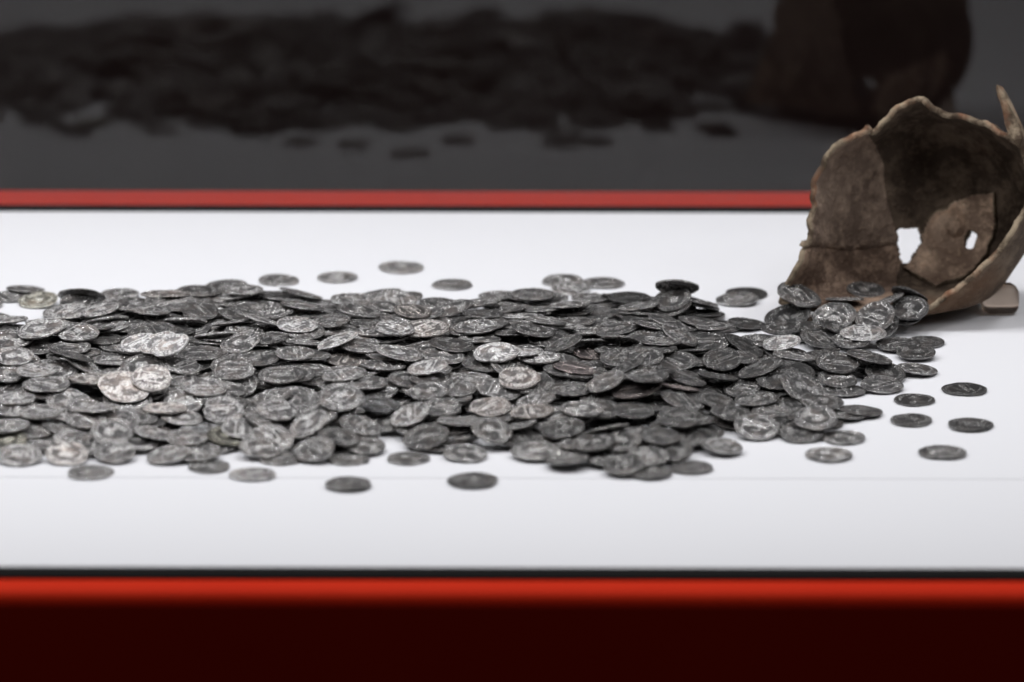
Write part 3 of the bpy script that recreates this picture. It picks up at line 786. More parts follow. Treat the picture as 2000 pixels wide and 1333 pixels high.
[-1590,-1297,39,277,-200,948,111,545,"p"],
[606,129,51,-133,82,900,103,72,"d"],
[-2028,-1265,48,-332,-174,936,139,16,"m"],
[-208,-86,67,107,-19,886,139,208,"n"],
[-1185,-122,111,-132,251,959,109,96,"m"],
[557,262,22,152,-13,952,125,182,"n"],
[-1202,724,10,30,5,957,122,229,"n"],
[1165,-846,10,10,-15,1000,148,557,"n"],
[-1301,-513,27,-20,67,886,109,363,"p"],
[-606,-621,72,124,-27,915,101,241,"n"],
[-1123,147,53,352,56,924,120,31,"d"],
[-1565,-135,69,-59,69,977,103,399,"n"],
[-1774,-1553,25,-12,-39,896,118,25,"m"],
[436,-345,84,19,-5,936,105,459,"n"],
[-622,-1560,18,-16,26,896,117,225,"n"],
[-685,482,38,13,9,883,128,580,"n"],
[-1935,378,45,-204,31,840,103,298,"m"],
[-2133,-907,105,16,-114,994,121,574,"m"],
[-59,-548,102,50,-49,925,143,478,"n"],
[677,489,8,-9,-23,915,102,461,"d"],
[1214,-608,12,-2,59,895,120,365,"d"],
[-1368,546,21,35,-30,918,128,528,"n"],
[409,-960,79,77,43,939,127,451,"n"],
[64,-236,71,-215,9,993,148,357,"m"],
[-12,34,65,137,16,909,132,374,"n"],
[734,-501,34,-222,-78,1002,137,572,"d"],
[719,668,12,51,5,882,122,226,"d"],
[-888,-357,64,134,-210,888,143,12,"d"],
[-830,73,74,113,-25,840,134,300,"m"],
[-793,-1548,34,15,101,840,124,6,"m"],
[-1508,-605,114,140,64,949,144,591,"m"],
[-2080,-1565,51,-188,-88,868,112,354,"n"],
[1167,-699,60,292,-222,935,147,586,"n"],
[-734,151,70,215,249,840,99,89,"ds"],
[-1867,-1630,9,-13,-25,987,106,128,"n"],
[792,-789,12,-39,16,1001,141,416,"n"],
[-1450,-985,27,-24,-7,991,127,249,"n"],
[877,-564,38,-157,-185,957,102,36,"n"],
[1052,-765,26,-55,-14,950,139,14,"n"],
[705,203,18,81,28,923,119,53,"d"],
[-216,-1003,77,-58,-79,946,141,275,"m"],
[-581,323,54,17,-49,840,93,517,"dr"],
[-98,233,34,5,-150,963,112,495,"n"],
[747,-1282,25,44,-92,988,105,591,"d"],
[-1207,-667,62,-214,237,921,110,67,"m"],
[-2061,-884,63,17,7,950,142,7,"n"],
[-2208,165,42,47,87,892,146,555,"p"],
[76,-557,74,-76,-105,938,134,79,"n"],
[-622,252,33,-38,-120,920,102,558,"n"],
[244,-1192,21,109,-114,947,107,194,"d"],
[556,-886,10,16,7,908,146,475,"d"],
[-341,-1391,39,-101,-61,911,122,380,"n"],
[641,-1699,13,-17,74,882,103,129,"n"],
[-1074,-699,51,-67,105,941,127,528,"m"],
[300,-561,68,-127,45,978,140,598,"p"],
[-947,-1097,63,-19,100,929,130,313,"p"],
[-2203,-96,50,73,-94,961,105,390,"n"],
[-1204,297,45,91,6,983,103,37,"d"],
[550,-1220,46,-118,51,922,129,395,"n"],
[-1708,-599,63,15,-11,921,149,51,"d"],
[-1029,-517,82,14,-17,895,142,14,"p"],
[-2036,-620,82,219,132,1005,114,496,"n"],
[-2047,-1358,68,-43,38,840,101,373,"m"],
[-1828,-1167,77,66,-117,875,97,461,"n"],
[-2119,-381,111,-4,-120,864,140,19,"m"],
[-1701,-1035,113,53,59,978,132,172,"p"],
[1080,-117,10,-22,-9,996,132,548,"n"],
[433,372,10,28,-3,943,127,92,"d"],
[-503,-784,9,7,10,1000,145,425,"d"],
[-1543,213,20,80,-111,923,131,309,"m"],
[-716,-1332,33,46,23,994,116,292,"m"],
[-538,249,21,-104,-38,970,125,158,"m"],
[-369,484,10,-8,-28,887,121,230,"d"],
[-1375,236,43,-167,-24,931,105,37,"n"],
[419,-53,57,-7,125,980,138,272,"n"],
[-1290,-194,41,-83,24,974,135,471,"n"],
[-123,-1077,49,-81,-76,999,105,397,"n"],
[-1100,-1403,8,16,-7,927,101,525,"n"],
[607,371,37,47,-63,889,105,218,"d"],
[746,-1079,41,-16,35,892,108,516,"d"],
[609,-413,71,146,-49,974,141,491,"n"],
[-1327,-495,82,52,86,977,137,377,"m"],
[-1311,774,23,-65,12,892,113,378,"d"],
[-1559,374,52,-135,92,970,100,375,"m"],
[1163,-891,55,29,55,986,123,612,"d"],
[483,-1019,112,-145,-52,972,113,523,"n"],
[-153,458,37,-188,173,842,92,80,"d"],
[-2790,-1321,10,2,20,937,136,173,"d"],
[-2983,262,10,7,-12,998,145,510,"d"],
[-3215,312,12,24,-30,911,140,294,"n"],
[-2571,-1408,9,-14,-29,883,106,248,"n"],
[-2554,173,10,6,45,934,104,477,"n"],
[-2985,-135,12,33,21,938,147,544,"n"],
[-2615,-586,9,-26,1,911,116,103,"n"],
[-2882,-353,10,28,-26,901,117,582,"d"],
[-2481,-109,9,-9,25,937,110,182,"n"],
[-2833,445,10,-1,-26,999,120,240,"d"],
[-2790,685,8,-11,7,919,107,91,"m"],
[-2646,-1162,12,-35,-29,890,141,579,"m"],
[-2455,-534,17,93,17,957,133,596,"n"],
[-2262,-484,11,4,-32,880,139,196,"d"],
[-2223,-1163,16,71,50,950,135,225,"m"],
[-3259,117,10,12,19,919,129,522,"p"],
[-2654,392,15,58,-33,982,121,524,"n"],
[-2865,-1519,13,-60,-16,912,132,215,"d"],
[-3078,421,19,5,130,980,112,362,"m"],
[-2927,332,31,132,-3,936,132,494,"n"],
[-2607,479,27,133,67,889,129,470,"p"],
[868,-445,39,-108,-92,975,102,528,"d"],
[-2986,572,19,98,1,963,140,445,"n"],
[157,-713,33,92,-60,987,130,375,"n"],
[-2330,-1036,24,-111,34,936,109,427,"n"],
[-2304,-1585,10,18,6,1006,149,295,"m"],
[-906,-246,35,91,17,991,139,353,"m"],
[-2576,-1448,21,-18,-85,915,107,317,"n"],
[-2412,88,16,87,-35,912,113,308,"d"],
[-2785,191,11,25,-14,1006,136,537,"m"],
[-2538,-1067,20,115,91,925,118,41,"n"],
[-3117,-166,24,-138,-91,991,136,149,"n"],
[-3033,-64,39,128,340,892,119,110,"n"],
[-2370,-1288,12,45,-22,913,127,33,"m"],
[-2623,183,24,-14,17,993,114,278,"m"],
[-2758,-147,9,-6,14,914,134,602,"d"],
[-2682,-245,20,17,-127,888,113,40,"n"],
[-2916,-286,27,40,-27,970,139,80,"n"],
[-1989,-642,36,-19,10,904,106,122,"m"],
[-2415,257,35,47,-24,988,149,315,"n"],
[-2525,28,31,-14,-93,964,112,318,"n"],
[-2226,125,9,-8,9,962,127,311,"p"],
[-1994,-727,49,-20,-14,963,141,336,"n"],
[-2164,-1092,29,212,26,946,124,212,"n"],
[-1234,-882,37,89,30,971,104,442,"n"],
[-2245,-1549,23,13,-7,973,112,520,"m"],
[-2448,-1229,28,-124,152,998,143,84,"m"],
[-1139,-842,45,28,61,935,114,522,"n"],
[-3174,57,21,103,-44,940,137,226,"m"],
[-1090,-894,59,64,6,907,124,156,"m"],
[-2862,-778,9,22,-3,947,114,404,"d"],
[-3147,-917,12,-18,34,940,148,50,"m"],
[-841,-151,36,241,218,889,121,594,"m"],
[-733,-1377,48,40,-15,909,121,533,"m"],
[144,-731,46,97,-47,925,101,539,"n"],
[-2999,-140,73,297,-99,912,104,110,"m"],
[296,-608,32,2,273,918,127,195,"m"],
[-2212,-1292,30,71,-54,1007,117,334,"n"],
[605,-226,31,12,95,961,103,539,"d"],
[-2683,-643,20,-67,-22,947,142,408,"m"],
[-3171,340,42,-53,-167,927,146,5,"m"],
[-2317,-1045,47,-184,104,1005,110,81,"n"],
[638,-147,56,-239,150,964,106,225,"d"],
[342,-250,36,-74,-39,925,115,11,"d"],
[-1507,-785,44,-59,69,952,101,433,"n"],
[-2759,177,33,-42,15,982,143,150,"d"],
[-2457,-592,33,122,-4,983,126,383,"p"],
[-3027,-1151,10,8,19,984,139,125,"d"],
[-1967,-1062,52,-123,253,974,121,103,"p"],
[-546,-820,41,-38,7,985,104,86,"d"],
[-2174,-554,21,110,-83,886,147,60,"m"],
[-2775,-812,19,95,-40,956,138,461,"n"],
[-2093,-549,44,-27,41,902,135,135,"m"],
[-2437,-1148,49,-132,-49,896,123,446,"n"],
[-3215,-510,7,4,1,892,110,505,"d"],
[-2627,130,50,15,-3,896,115,389,"p"],
[-2342,-703,26,154,-45,888,103,47,"n"],
[-3028,-842,24,-3,39,968,123,86,"n"],
[-442,156,35,13,-127,985,145,337,"n"],
[-2679,-806,29,66,-99,941,115,28,"d"],
[180,-326,38,-90,93,998,115,596,"m"],
[319,-599,42,-2,275,986,102,18,"n"],
[-1824,-730,51,277,247,911,142,332,"m"],
[-1559,-219,41,-25,-47,902,124,20,"p"],
[-2158,-1087,53,346,-53,933,107,194,"m"],
[-2798,513,27,19,84,986,103,484,"m"],
[-2906,-774,39,-56,45,916,128,308,"p"],
[-2736,-1238,25,5,-33,995,114,163,"m"],
[-302,-1287,54,63,222,943,114,387,"n"],
[-1644,-1082,51,-11,-17,1008,138,438,"n"],
[-967,-1235,45,-15,-102,1004,129,173,"n"],
[-2245,78,24,-3,-63,951,115,347,"n"],
[-351,-618,32,94,-51,1010,141,484,"d"],
[-2944,-451,25,-23,-189,900,147,130,"n"],
[-3164,242,39,-43,-201,902,128,202,"m"],
[76,-541,30,-2,-88,995,136,9,"d"],
[-2634,-625,45,-141,-67,969,125,37,"n"],
[-2406,-757,46,98,-82,908,138,10,"m"],
[-192,-952,36,-1,-31,960,127,84,"p"],
[-1367,443,35,65,9,905,129,216,"p"],
[-2464,-10,44,89,-188,883,147,447,"m"],
[-2911,-397,51,-1,-164,995,131,293,"d"],
[-2621,-1121,45,-63,-3,917,124,393,"p"],
[-513,-47,31,-61,68,945,144,213,"n"],
[-2646,-752,51,-4,-164,899,111,292,"n"],
[-2414,-1470,32,52,-20,931,149,250,"d"],
[-2416,-1016,52,-138,340,895,115,510,"m"],
[-3080,-399,47,-264,4,932,143,128,"d"],
[458,-269,66,-157,-130,954,131,389,"d"],
[199,-1428,34,-133,32,886,141,293,"m"],
[-242,-829,51,12,29,881,121,496,"m"],
[-1890,44,35,87,-17,1000,136,47,"n"],
[-2861,248,47,20,40,990,116,428,"n"],
[-1945,-280,36,-8,22,883,115,254,"m"],
[-232,61,36,-51,-153,880,102,285,"p"],
[-51,39,31,87,-88,965,131,32,"d"],
[-1264,111,54,108,-101,970,147,49,"m"],
[-1860,-357,48,71,-35,949,127,365,"p"],
[-372,-36,47,45,114,890,117,153,"p"],
[-16,-714,53,-193,-45,910,119,463,"m"],
[-2893,-1340,26,-14,17,943,141,122,"n"],
[-628,9,37,-18,125,932,115,232,"p"],
[-89,-307,36,-69,59,959,110,318,"n"],
[-1408,-1316,34,-40,-88,896,140,477,"p"],
[119,-219,56,-170,-117,1010,137,609,"n"],
[-2143,-462,50,-69,148,970,121,30,"p"],
[-1846,-657,63,166,184,917,105,565,"m"],
[-895,-799,68,169,91,951,104,485,"n"],
[-2290,-595,44,49,-59,945,138,254,"n"],
[-3131,-636,16,46,-73,944,133,152,"m"],
[-124,-76,35,-135,-175,957,110,221,"n"],
[-2177,-808,9,30,-4,951,103,322,"m"],
[-3048,-566,50,-47,-235,1007,141,397,"n"],
[-2907,-1048,16,38,87,966,113,365,"d"],
[-1897,-331,65,43,-13,931,121,239,"d"],
[-2339,-7,52,191,24,967,134,84,"n"],
[-2164,-56,37,109,-92,1008,114,323,"d"],
[-1151,-18,32,166,-214,897,134,508,"n"],
[-2558,-524,64,18,285,966,142,351,"n"],
[-1892,-46,49,59,-6,966,107,516,"n"],
[-647,-418,37,163,123,957,106,214,"n"],
[-2389,-174,52,-76,-251,962,148,225,"d"],
[-2511,-849,51,-23,-304,938,135,114,"m"],
[-2388,-690,64,73,-47,890,103,91,"p"],
[-2324,-645,73,174,45,909,109,318,"d"],
[130,-933,68,-8,32,986,143,315,"p"],
[-2678,-894,55,-139,5,940,102,281,"m"],
[-2716,-911,61,-146,-18,1008,103,390,"n"],
[-141,-404,49,-105,-22,886,146,578,"p"],
[-2800,96,49,-87,-301,914,123,8,"n"],
[-2587,-458,61,28,260,910,126,310,"n"],
[-2842,-1075,29,88,65,950,136,602,"m"],
[-2541,-1672,8,9,-12,941,104,60,"n"],
[554,-712,68,186,75,958,136,239,"d"],
[-2419,-488,71,118,115,990,107,157,"p"],
[-2911,-269,75,104,163,933,121,411,"p"],
[-3219,-196,23,-115,-82,987,123,303,"n"],
[-486,-181,42,61,-242,887,126,628,"p"],
[-2289,-453,66,102,169,911,123,562,"m"],
[-1505,155,37,-84,-101,953,101,613,"m"],
[-2920,-536,66,244,-106,978,142,220,"n"],
[-2738,-162,41,-112,61,937,142,89,"m"],
[-1405,-851,62,34,-23,949,116,509,"m"],
[-237,-112,54,139,-24,942,139,568,"m"],
[-1922,-934,39,-93,265,928,108,116,"d"],
[-1672,-474,35,-10,-13,986,137,626,"n"],
[-805,187,31,-77,41,997,139,371,"n"],
[-2465,-353,71,9,183,900,149,102,"n"],
[-1290,-96,52,-89,29,1009,105,124,"p"],
[-1083,-159,56,340,-72,955,142,31,"d"],
[-209,-394,56,-150,-45,944,108,626,"n"],
[133,-479,52,-15,-101,926,115,44,"m"],
[-2940,-1019,44,-88,95,976,113,139,"m"],
[-2213,-902,51,90,115,945,127,522,"d"],
[-2940,35,46,-91,-47,925,124,512,"m"],
[-706,-983,37,-69,65,893,118,208,"n"],
[-2175,-611,75,32,-76,945,147,256,"m"],
[58,50,38,125,-34,930,150,621,"n"],
[-3066,-672,46,-38,-140,928,131,628,"n"],
[-592,-1079,47,178,-69,978,136,529,"m"],
[-3167,138,46,58,-75,986,145,462,"m"],
[-2739,-720,69,-119,17,989,112,571,"p"],
[-565,-978,74,31,-23,991,120,90,"m"],
[458,-486,50,445,113,899,134,122,"n"],
[-2752,-750,81,-102,15,923,108,623,"n"],
[-2164,-322,38,-188,241,897,146,463,"p"],
[-1113,-501,36,-29,35,967,113,489,"m"],
[-1567,-263,53,-44,-77,916,134,527,"d"],
[-974,126,43,21,5,976,126,316,"m"],
[-1908,-976,64,-105,269,988,111,553,"d"],
[-301,-538,64,88,-15,998,105,191,"m"],
[-774,-116,37,119,222,979,146,244,"n"],
[-2011,-791,75,25,77,898,147,476,"n"],
[-3008,-775,60,-130,-30,933,135,613,"m"],
[-606,-207,52,-271,-67,977,131,87,"p"],
[-2515,-897,72,83,-79,963,105,503,"m"],
[-1615,-948,61,201,193,932,121,546,"n"],
[-1398,-529,38,-52,31,964,134,465,"p"],
[-2523,-51,68,-202,-73,981,113,412,"m"],
[-406,-282,33,106,-163,977,139,112,"n"],
[-3285,499,9,-10,14,895,131,175,"p"],
[-1137,-1297,35,236,100,887,119,173,"n"],
[-2751,-1211,46,-75,-98,949,100,470,"m"],
[-415,-245,54,98,-168,942,104,170,"m"],
[-2711,-1394,36,-102,-85,939,148,453,"m"],
[-2186,-285,42,-212,223,952,130,299,"m"],
[-3048,159,62,31,0,1008,138,556,"n"],
[-2716,-142,57,-131,63,922,116,8,"m"],
[-2220,-245,63,-126,-28,939,109,211,"p"],
[-1777,-1319,46,-37,-100,936,106,547,"m"],
[-2511,-982,82,6,-102,983,113,542,"p"],
[-1700,-470,48,-7,-24,959,117,422,"m"],
[-2746,-1093,67,-55,-2,953,120,277,"m"],
[-1405,-580,53,-56,28,971,130,615,"d"],
[-2315,-193,80,-21,-91,908,131,50,"n"],
[626,-506,37,-118,63,885,127,165,"d"],
[-1811,-216,76,17,76,980,118,200,"p"],
[-2840,-677,80,-178,105,899,113,452,"n"],
[-1491,-906,74,-63,-72,943,103,588,"m"],
[-1102,-458,48,2,50,939,117,28,"n"],
[-2150,-316,82,-114,-16,973,120,351,"d"],
[-1230,-585,72,1,102,902,121,29,"m"],
[-3184,-206,41,-129,-85,1004,147,16,"n"],
[-960,22,59,-44,-64,888,128,399,"d"],
[-3065,-364,67,-239,-2,889,129,59,"m"],
[524,-511,66,157,109,1000,126,505,"n"],
[-2142,-1706,10,-27,23,958,107,144,"n"],
[-2758,-979,76,-95,104,942,109,265,"p"],
[-2716,-137,70,-131,67,994,147,583,"m"],
[-2678,-440,69,-432,287,937,110,161,"d"],
[-777,-1260,48,-150,374,956,125,78,"p"],
[-416,-480,80,-93,48,931,126,210,"m"],
[-1217,-1164,59,66,18,926,149,522,"m"],
[-1068,-343,70,181,-53,939,122,603,"d"],
[-2292,-1404,44,26,-39,982,130,617,"n"],
[-1411,-315,55,130,-111,921,100,538,"m"],
[-2802,41,67,34,-117,973,127,499,"n"],
[-2736,-377,74,-48,267,940,121,347,"m"],
[-2808,-65,79,-74,-26,1003,108,24,"n"],
[-2268,-1279,58,3,121,885,121,502,"n"],
[-2340,-897,76,86,139,994,113,550,"n"],
[-1360,-430,62,83,72,898,106,373,"m"],
[-2899,-875,79,-87,-191,925,130,160,"p"],
[-1406,-605,72,-99,77,894,109,286,"n"],
[-552,-9,55,10,146,1002,129,322,"n"],
[-2609,110,62,23,-7,894,105,603,"n"],
[386,-1289,56,97,29,906,115,553,"n"],
[-961,-70,69,-43,-18,926,110,400,"n"],
[-2545,-217,73,-158,44,903,105,401,"d"],
[-949,-1322,52,-8,-70,902,112,71,"n"],
[-1532,-655,69,-259,81,941,142,450,"m"],
[-2686,323,40,89,106,893,148,405,"d"],
[586,-116,74,18,63,908,106,608,"n"],
[-3189,34,53,43,-182,949,139,606,"d"],
[-2556,-1215,57,21,-108,952,123,346,"d"],
[-2201,-856,83,55,-23,1010,116,374,"m"],
[-3179,637,10,-16,38,914,106,468,"m"],
[-2925,752,15,-40,8,982,110,31,"m"],
[-3016,34,70,60,-153,913,128,469,"m"],
[-2363,463,24,-16,-8,977,105,288,"n"],
[-2885,-1278,45,-81,-19,880,119,450,"n"],
[-1622,-1003,93,68,60,985,110,578,"m"],
[-1886,-308,111,30,234,957,117,365,"d"],
[-2174,-730,108,-93,-70,946,103,217,"d"],
[426,-1688,41,-173,-140,963,101,54,"n"],
[577,-11,84,76,128,956,114,26,"d"],
[-2237,-556,116,-171,9,999,102,170,"p"],
[-408,-928,91,-36,-38,866,150,169,"m"],
[-2169,-1461,65,-128,-115,909,114,479,"n"],
[887,-155,63,322,161,863,143,299,"n"],
[907,-559,77,135,37,900,109,62,"d"],
[-2311,-52,97,-41,163,928,139,610,"p"],
[-2167,-1430,86,-142,-57,942,144,315,"n"]]
# ================= helpers =================
C = scene.collection
def link(name, mesh, mats=(), parent=None):
    o = bpy.data.objects.new(name, mesh)
    for m in mats: mesh.materials.append(m)
    C.objects.link(o)
    if parent is not None: o.parent = parent
    return o
def tag(o, label=None, cat=None, group=None, kind=None):
    for k, v in (('label', label), ('category', cat), ('group', group), ('kind', kind)):
        if v: o[k] = v
    return o
def mesh_from(name, V, F, smooth=True):
    me = bpy.data.meshes.new(name)
    me.from_pydata([tuple(v) for v in V], [], [tuple(f) for f in F])
    if smooth: me.polygons.foreach_set('use_smooth', [True]*len(me.polygons))
    me.update(); return me
def box_mesh(name, x0, x1, y0, y1, z0, z1, bev=0.0, seg=3):
    bm = bmesh.new()
    bmesh.ops.create_cube(bm, size=1)
    for v in bm.verts:
        v.co = Vector((x0+(v.co.x+.5)*(x1-x0), y0+(v.co.y+.5)*(y1-y0), z0+(v.co.z+.5)*(z1-z0)))
    if bev: bmesh.ops.bevel(bm, geom=bm.edges[:], offset=bev, segments=seg, affect='EDGES', profile=.6)
    me = bpy.data.meshes.new(name); bm.to_mesh(me); bm.free()
    me.polygons.foreach_set('use_smooth', [bool(bev)]*len(me.polygons))
    return me
class NT:
    def __init__(s, name):
        s.m = bpy.data.materials.new(name); s.m.use_nodes = True
        s.t = s.m.node_tree; s.t.nodes.clear()
        s.out = s.n('ShaderNodeOutputMaterial')
    def n(s, typ, **kw):
        nd = s.t.nodes.new(typ)
        for k, v in kw.items(): setattr(nd, k, v)
        return nd
    def l(s, a, b): s.t.links.new(a, b)
    def sv(s, nd, **kw):
        for k, v in kw.items(): nd.inputs[k.replace('_', ' ')].default_value = v
        return nd
    def noise(s, vec, scale, detail=4, rough=.55):
        nd = s.n('ShaderNodeTexNoise'); nd.inputs['Scale'].default_value = scale
        nd.inputs['Detail'].default_value = detail; nd.inputs['Roughness'].default_value = rough
        s.l(vec, nd.inputs['Vector']); return nd.outputs['Fac']
    def ramp(s, fac, stops):
        nd = s.n('ShaderNodeValToRGB'); e = nd.color_ramp.elements
        while len(e) < len(stops): e.new(.5)
        for i, (p, c) in enumerate(stops):
            e[i].position = p; e[i].color = (c, c, c, 1) if isinstance(c, (int, float)) else (*c, 1)
        s.l(fac, nd.inputs[0]); return nd.outputs[0]
    def math(s, op, a, b=None, clamp=False):
        nd = s.n('ShaderNodeMath', operation=op); nd.use_clamp = clamp
        for i, v in enumerate((a, b)):
            if v is None: continue
            if isinstance(v, (int, float)): nd.inputs[i].default_value = v
            else: s.l(v, nd.inputs[i])
        return nd.outputs[0]
    def mix(s, fac, a, b, typ='MIX'):
        nd = s.n('ShaderNodeMixRGB', blend_type=typ)
        for i, v in enumerate((fac, a, b)):
            if isinstance(v, (int, float)): nd.inputs[i].default_value = v
            elif isinstance(v, tuple): nd.inputs[i].default_value = (*v, 1)
            else: s.l(v, nd.inputs[i])
        return nd.outputs[0]
    def bump(s, h, strength, dist, normal=None):
        nd = s.n('ShaderNodeBump'); nd.inputs['Strength'].default_value = strength; nd.inputs['Distance'].default_value = dist
        s.l(h, nd.inputs['Height'])
        if normal is not None: s.l(normal, nd.inputs['Normal'])
        return nd.outputs[0]
    def pbsdf(s, **kw):
        nd = s.n('ShaderNodeBsdfPrincipled')
        for k, v in kw.items():
            k = k.replace('_', ' ')
            if isinstance(v, (int, float)): nd.inputs[k].default_value = v
            elif isinstance(v, tuple): nd.inputs[k].default_value = (*v, 1)
            else: s.l(v, nd.inputs[k])
        s.l(nd.outputs[0], s.out.inputs[0]); return s.m
    def obj(s): return s.n('ShaderNodeTexCoord').outputs['Object']

def m_white():
    k = NT('matt_white_lacquer'); v = k.obj()
    a = k.noise(v, 3.0, 3); b = k.noise(v, 900, 2)
    col = k.mix(k.ramp(a, [(.35, 0.0), (.65, 1.0)]), (.782, .782, .808), (.797, .797, .822))
    return k.pbsdf(Base_Color=col, Roughness=.62, Specular_IOR_Level=.25, Normal=k.bump(b, .08, .0002))
def m_red():
    k = NT('red_painted_metal'); v = k.obj()
    a = k.noise(v, 12, 3); b = k.noise(v, 700, 2)
    col = k.mix(a, (.55, .023, .008), (.63, .034, .011))
    return k.pbsdf(Base_Color=col, Roughness=.7, Specular_IOR_Level=.02, Normal=k.bump(b, .1, .0002))
def m_black(name='black_rubber', c=.006, h=(1, 1, 1)):
    k = NT(name); v = k.obj()
    return k.pbsdf(Base_Color=k.mix(k.noise(v, 3), (c*.6*h[0], c*.6*h[1], c*.6*h[2]), (c*1.5*h[0], c*1.5*h[1], c*1.5*h[2])), Roughness=.9, Specular_IOR_Level=.1)
def m_glass(name, ior=1.45, tint=(1, 1, 1)):
    k = NT(name)
    tr = k.n('ShaderNodeBsdfTransparent'); tr.inputs[0].default_value = (*tint, 1)
    gl = k.n('ShaderNodeBsdfGlossy'); gl.inputs['Roughness'].default_value = 0.0
    fr = k.n('ShaderNodeFresnel'); ge = k.n('ShaderNodeNewGeometry')      # thin pane: same reflectance on both faces
    k.l(k.math('ADD', ior, k.math('MULTIPLY', ge.outputs['Backfacing'], 1/ior-ior)), fr.inputs[0])
    mx = k.n('ShaderNodeMixShader')
    k.l(fr.outputs[0], mx.inputs[0]); k.l(tr.outputs[0], mx.inputs[1]); k.l(gl.outputs[0], mx.inputs[2])
    k.l(mx.outputs[0], k.out.inputs[0]); return k.m
def m_acrylic():
    k = NT('clear_acrylic')
    g = k.n('ShaderNodeBsdfGlass'); g.inputs['IOR'].default_value = 1.49; g.inputs['Roughness'].default_value = .25
    g.inputs['Color'].default_value = (.85, .77, .70, 1)
    k.l(g.outputs[0], k.out.inputs[0]); return k.m
def m_coin(name, merged):
    k = NT(name)
    tc = k.n('ShaderNodeTexCoord'); oi = k.n('ShaderNodeObjectInfo')
    if merged:
        at = k.n('ShaderNodeAttribute', attribute_name='tint'); tint = at.outputs['Color']
        mp = k.n('ShaderNodeVectorMath', operation='SCALE'); k.l(tc.outputs['Object'], mp.inputs[0]); mp.inputs['Scale'].default_value = 105.0
        vec = mp.outputs[0]
    else:
        tint = oi.outputs['Color']
        off = k.n('ShaderNodeVectorMath', operation='ADD'); k.l(tc.outputs['Object'], off.inputs[0])
        cb = k.n('ShaderNodeCombineXYZ'); r = k.math('MULTIPLY', oi.outputs['Random'], 91.0)
        k.l(r, cb.inputs[0]); k.l(r, cb.inputs[2]); k.l(cb.outputs[0], off.inputs[1]); vec = off.outputs[0]
    rel = k.n('ShaderNodeAttribute', attribute_name='relief').outputs['Fac']
    n1 = k.noise(vec, 2.2, 5, .62); n2 = k.noise(vec, 7.0, 5, .7); n3 = k.noise(vec, 22.0, 3, .7)
    # worn silver on the high points, grey-black sulphide toning in between, in blotches
    f = k.math('ADD', k.math('MULTIPLY', rel, 1.12), k.math('MULTIPLY', k.math('SUBTRACT', n1, .42), 1.3))
    f = k.math('ADD', f, k.math('MULTIPLY', k.math('SUBTRACT', n2, .5), 1.0))
    f = k.math('ADD', f, k.math('MULTIPLY', k.math('SUBTRACT', n3, .5), 1.4))
    base = k.ramp(f, [(.08, (.045, .043, .043)), (.34, (.16, .155, .153)), (.56, (.38, .37, .365)), (.80, (.88, .87, .85))])
    warm = k.mix(k.ramp(k.noise(vec, 1.3, 3), [(.48, 0.0), (.72, .30)]), base, (.27, .215, .185))
    col = k.mix(1.0, warm, tint, 'MULTIPLY')
    rough = k.math('ADD', k.math('MULTIPLY', f, -.32), .50)
    h = k.math('ADD', k.math('MULTIPLY', n2, .6), k.math('MULTIPLY', n3, .75))
    nb = k.bump(h, 1.0, .0007)
    met = k.ramp(f, [(.1, .25), (.5, .80)])
    return k.pbsdf(Base_Color=col, Metallic=met, Roughness=rough, Normal=nb, Specular_IOR_Level=.4)
def m_clay(name, edge=False, tone=(1.0, 1.0, 1.0)):
    k = NT(name); v = k.obj()
    n1 = k.noise(v, 26, 5, .6); n2 = k.noise(v, 90, 6, .68); n3 = k.noise(v, 420, 4, .7); n4 = k.noise(v, 14, 3)
    if edge:
        col = k.mix(k.ramp(n2, [(.46, 0.0), (.60, 1.0)]), (.085, .060, .042), (.33, .262, .185))
        col = k.mix(k.ramp(n1, [(.55, 0.0), (.7, .7)]), col, (.42, .17, .09))
        return k.pbsdf(Base_Color=col, Roughness=.9, Specular_IOR_Level=.15, Normal=k.bump(n2, .8, .0015))
    base = k.mix(k.ramp(n1, [(.36, 0.0), (.62, 1.0)]), (.075, .056, .045), (.165, .130, .106))
    base = k.mix(k.ramp(n2, [(.46, 0.0), (.64, .9)]), base, (.27, .215, .17))
    base = k.mix(k.ramp(n4, [(.58, 0.0), (.70, .6)]), base, (.25, .135, .075))
    base = k.mix(k.ramp(n3, [(.56, 0.0), (.70, .32)]), base, (.38, .31, .23))
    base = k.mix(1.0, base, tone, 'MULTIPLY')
    # grazing, gritty outer skin with ochre crumbs
    h = k.math('ADD', n2, k.math('MULTIPLY', n3, .8))
    return k.pbsdf(Base_Color=base, Roughness=.9, Specular_IOR_Level=.12, Normal=k.bump(h, 1.0, .0042))

M_white, M_red, M_black = m_white(), m_red(), m_black()
M_glass = m_glass('case_glass', 1.42)
M_coin, M_heap = m_coin('toned_silver', False), m_coin('toned_silver_heap', True)
M_dark, M_base, M_low = m_clay('shaded_pottery', tone=(.85, .80, .74)), m_clay('lit_pottery', tone=(3.6, 3.3, 3.05)), m_clay('ochre_pottery', tone=(2.2, 1.97, 1.84))  # shade of the upper interior and light on the base put into these tones
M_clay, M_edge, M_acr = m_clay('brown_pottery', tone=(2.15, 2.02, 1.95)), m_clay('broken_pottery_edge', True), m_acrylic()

# ================= display case =================
YB, YF, YSEAM = ground(1000, 415.5)[1], ground(1000, 1107.5)[1], ground(1000, 934)[1]
case = bpy.data.objects.new('display_case', None); C.objects.link(case); case.location = (0, (YB+YF)/2, -.3)
tag(case, 'white topped display case with red painted rails and a glass pane behind the silver hoard', 'display case')
def cpart(name, *a, mat, **kw):
    o = link(name, box_mesh(name, *a, **kw), [mat]); o.parent = case; o.location = -case.location; return o
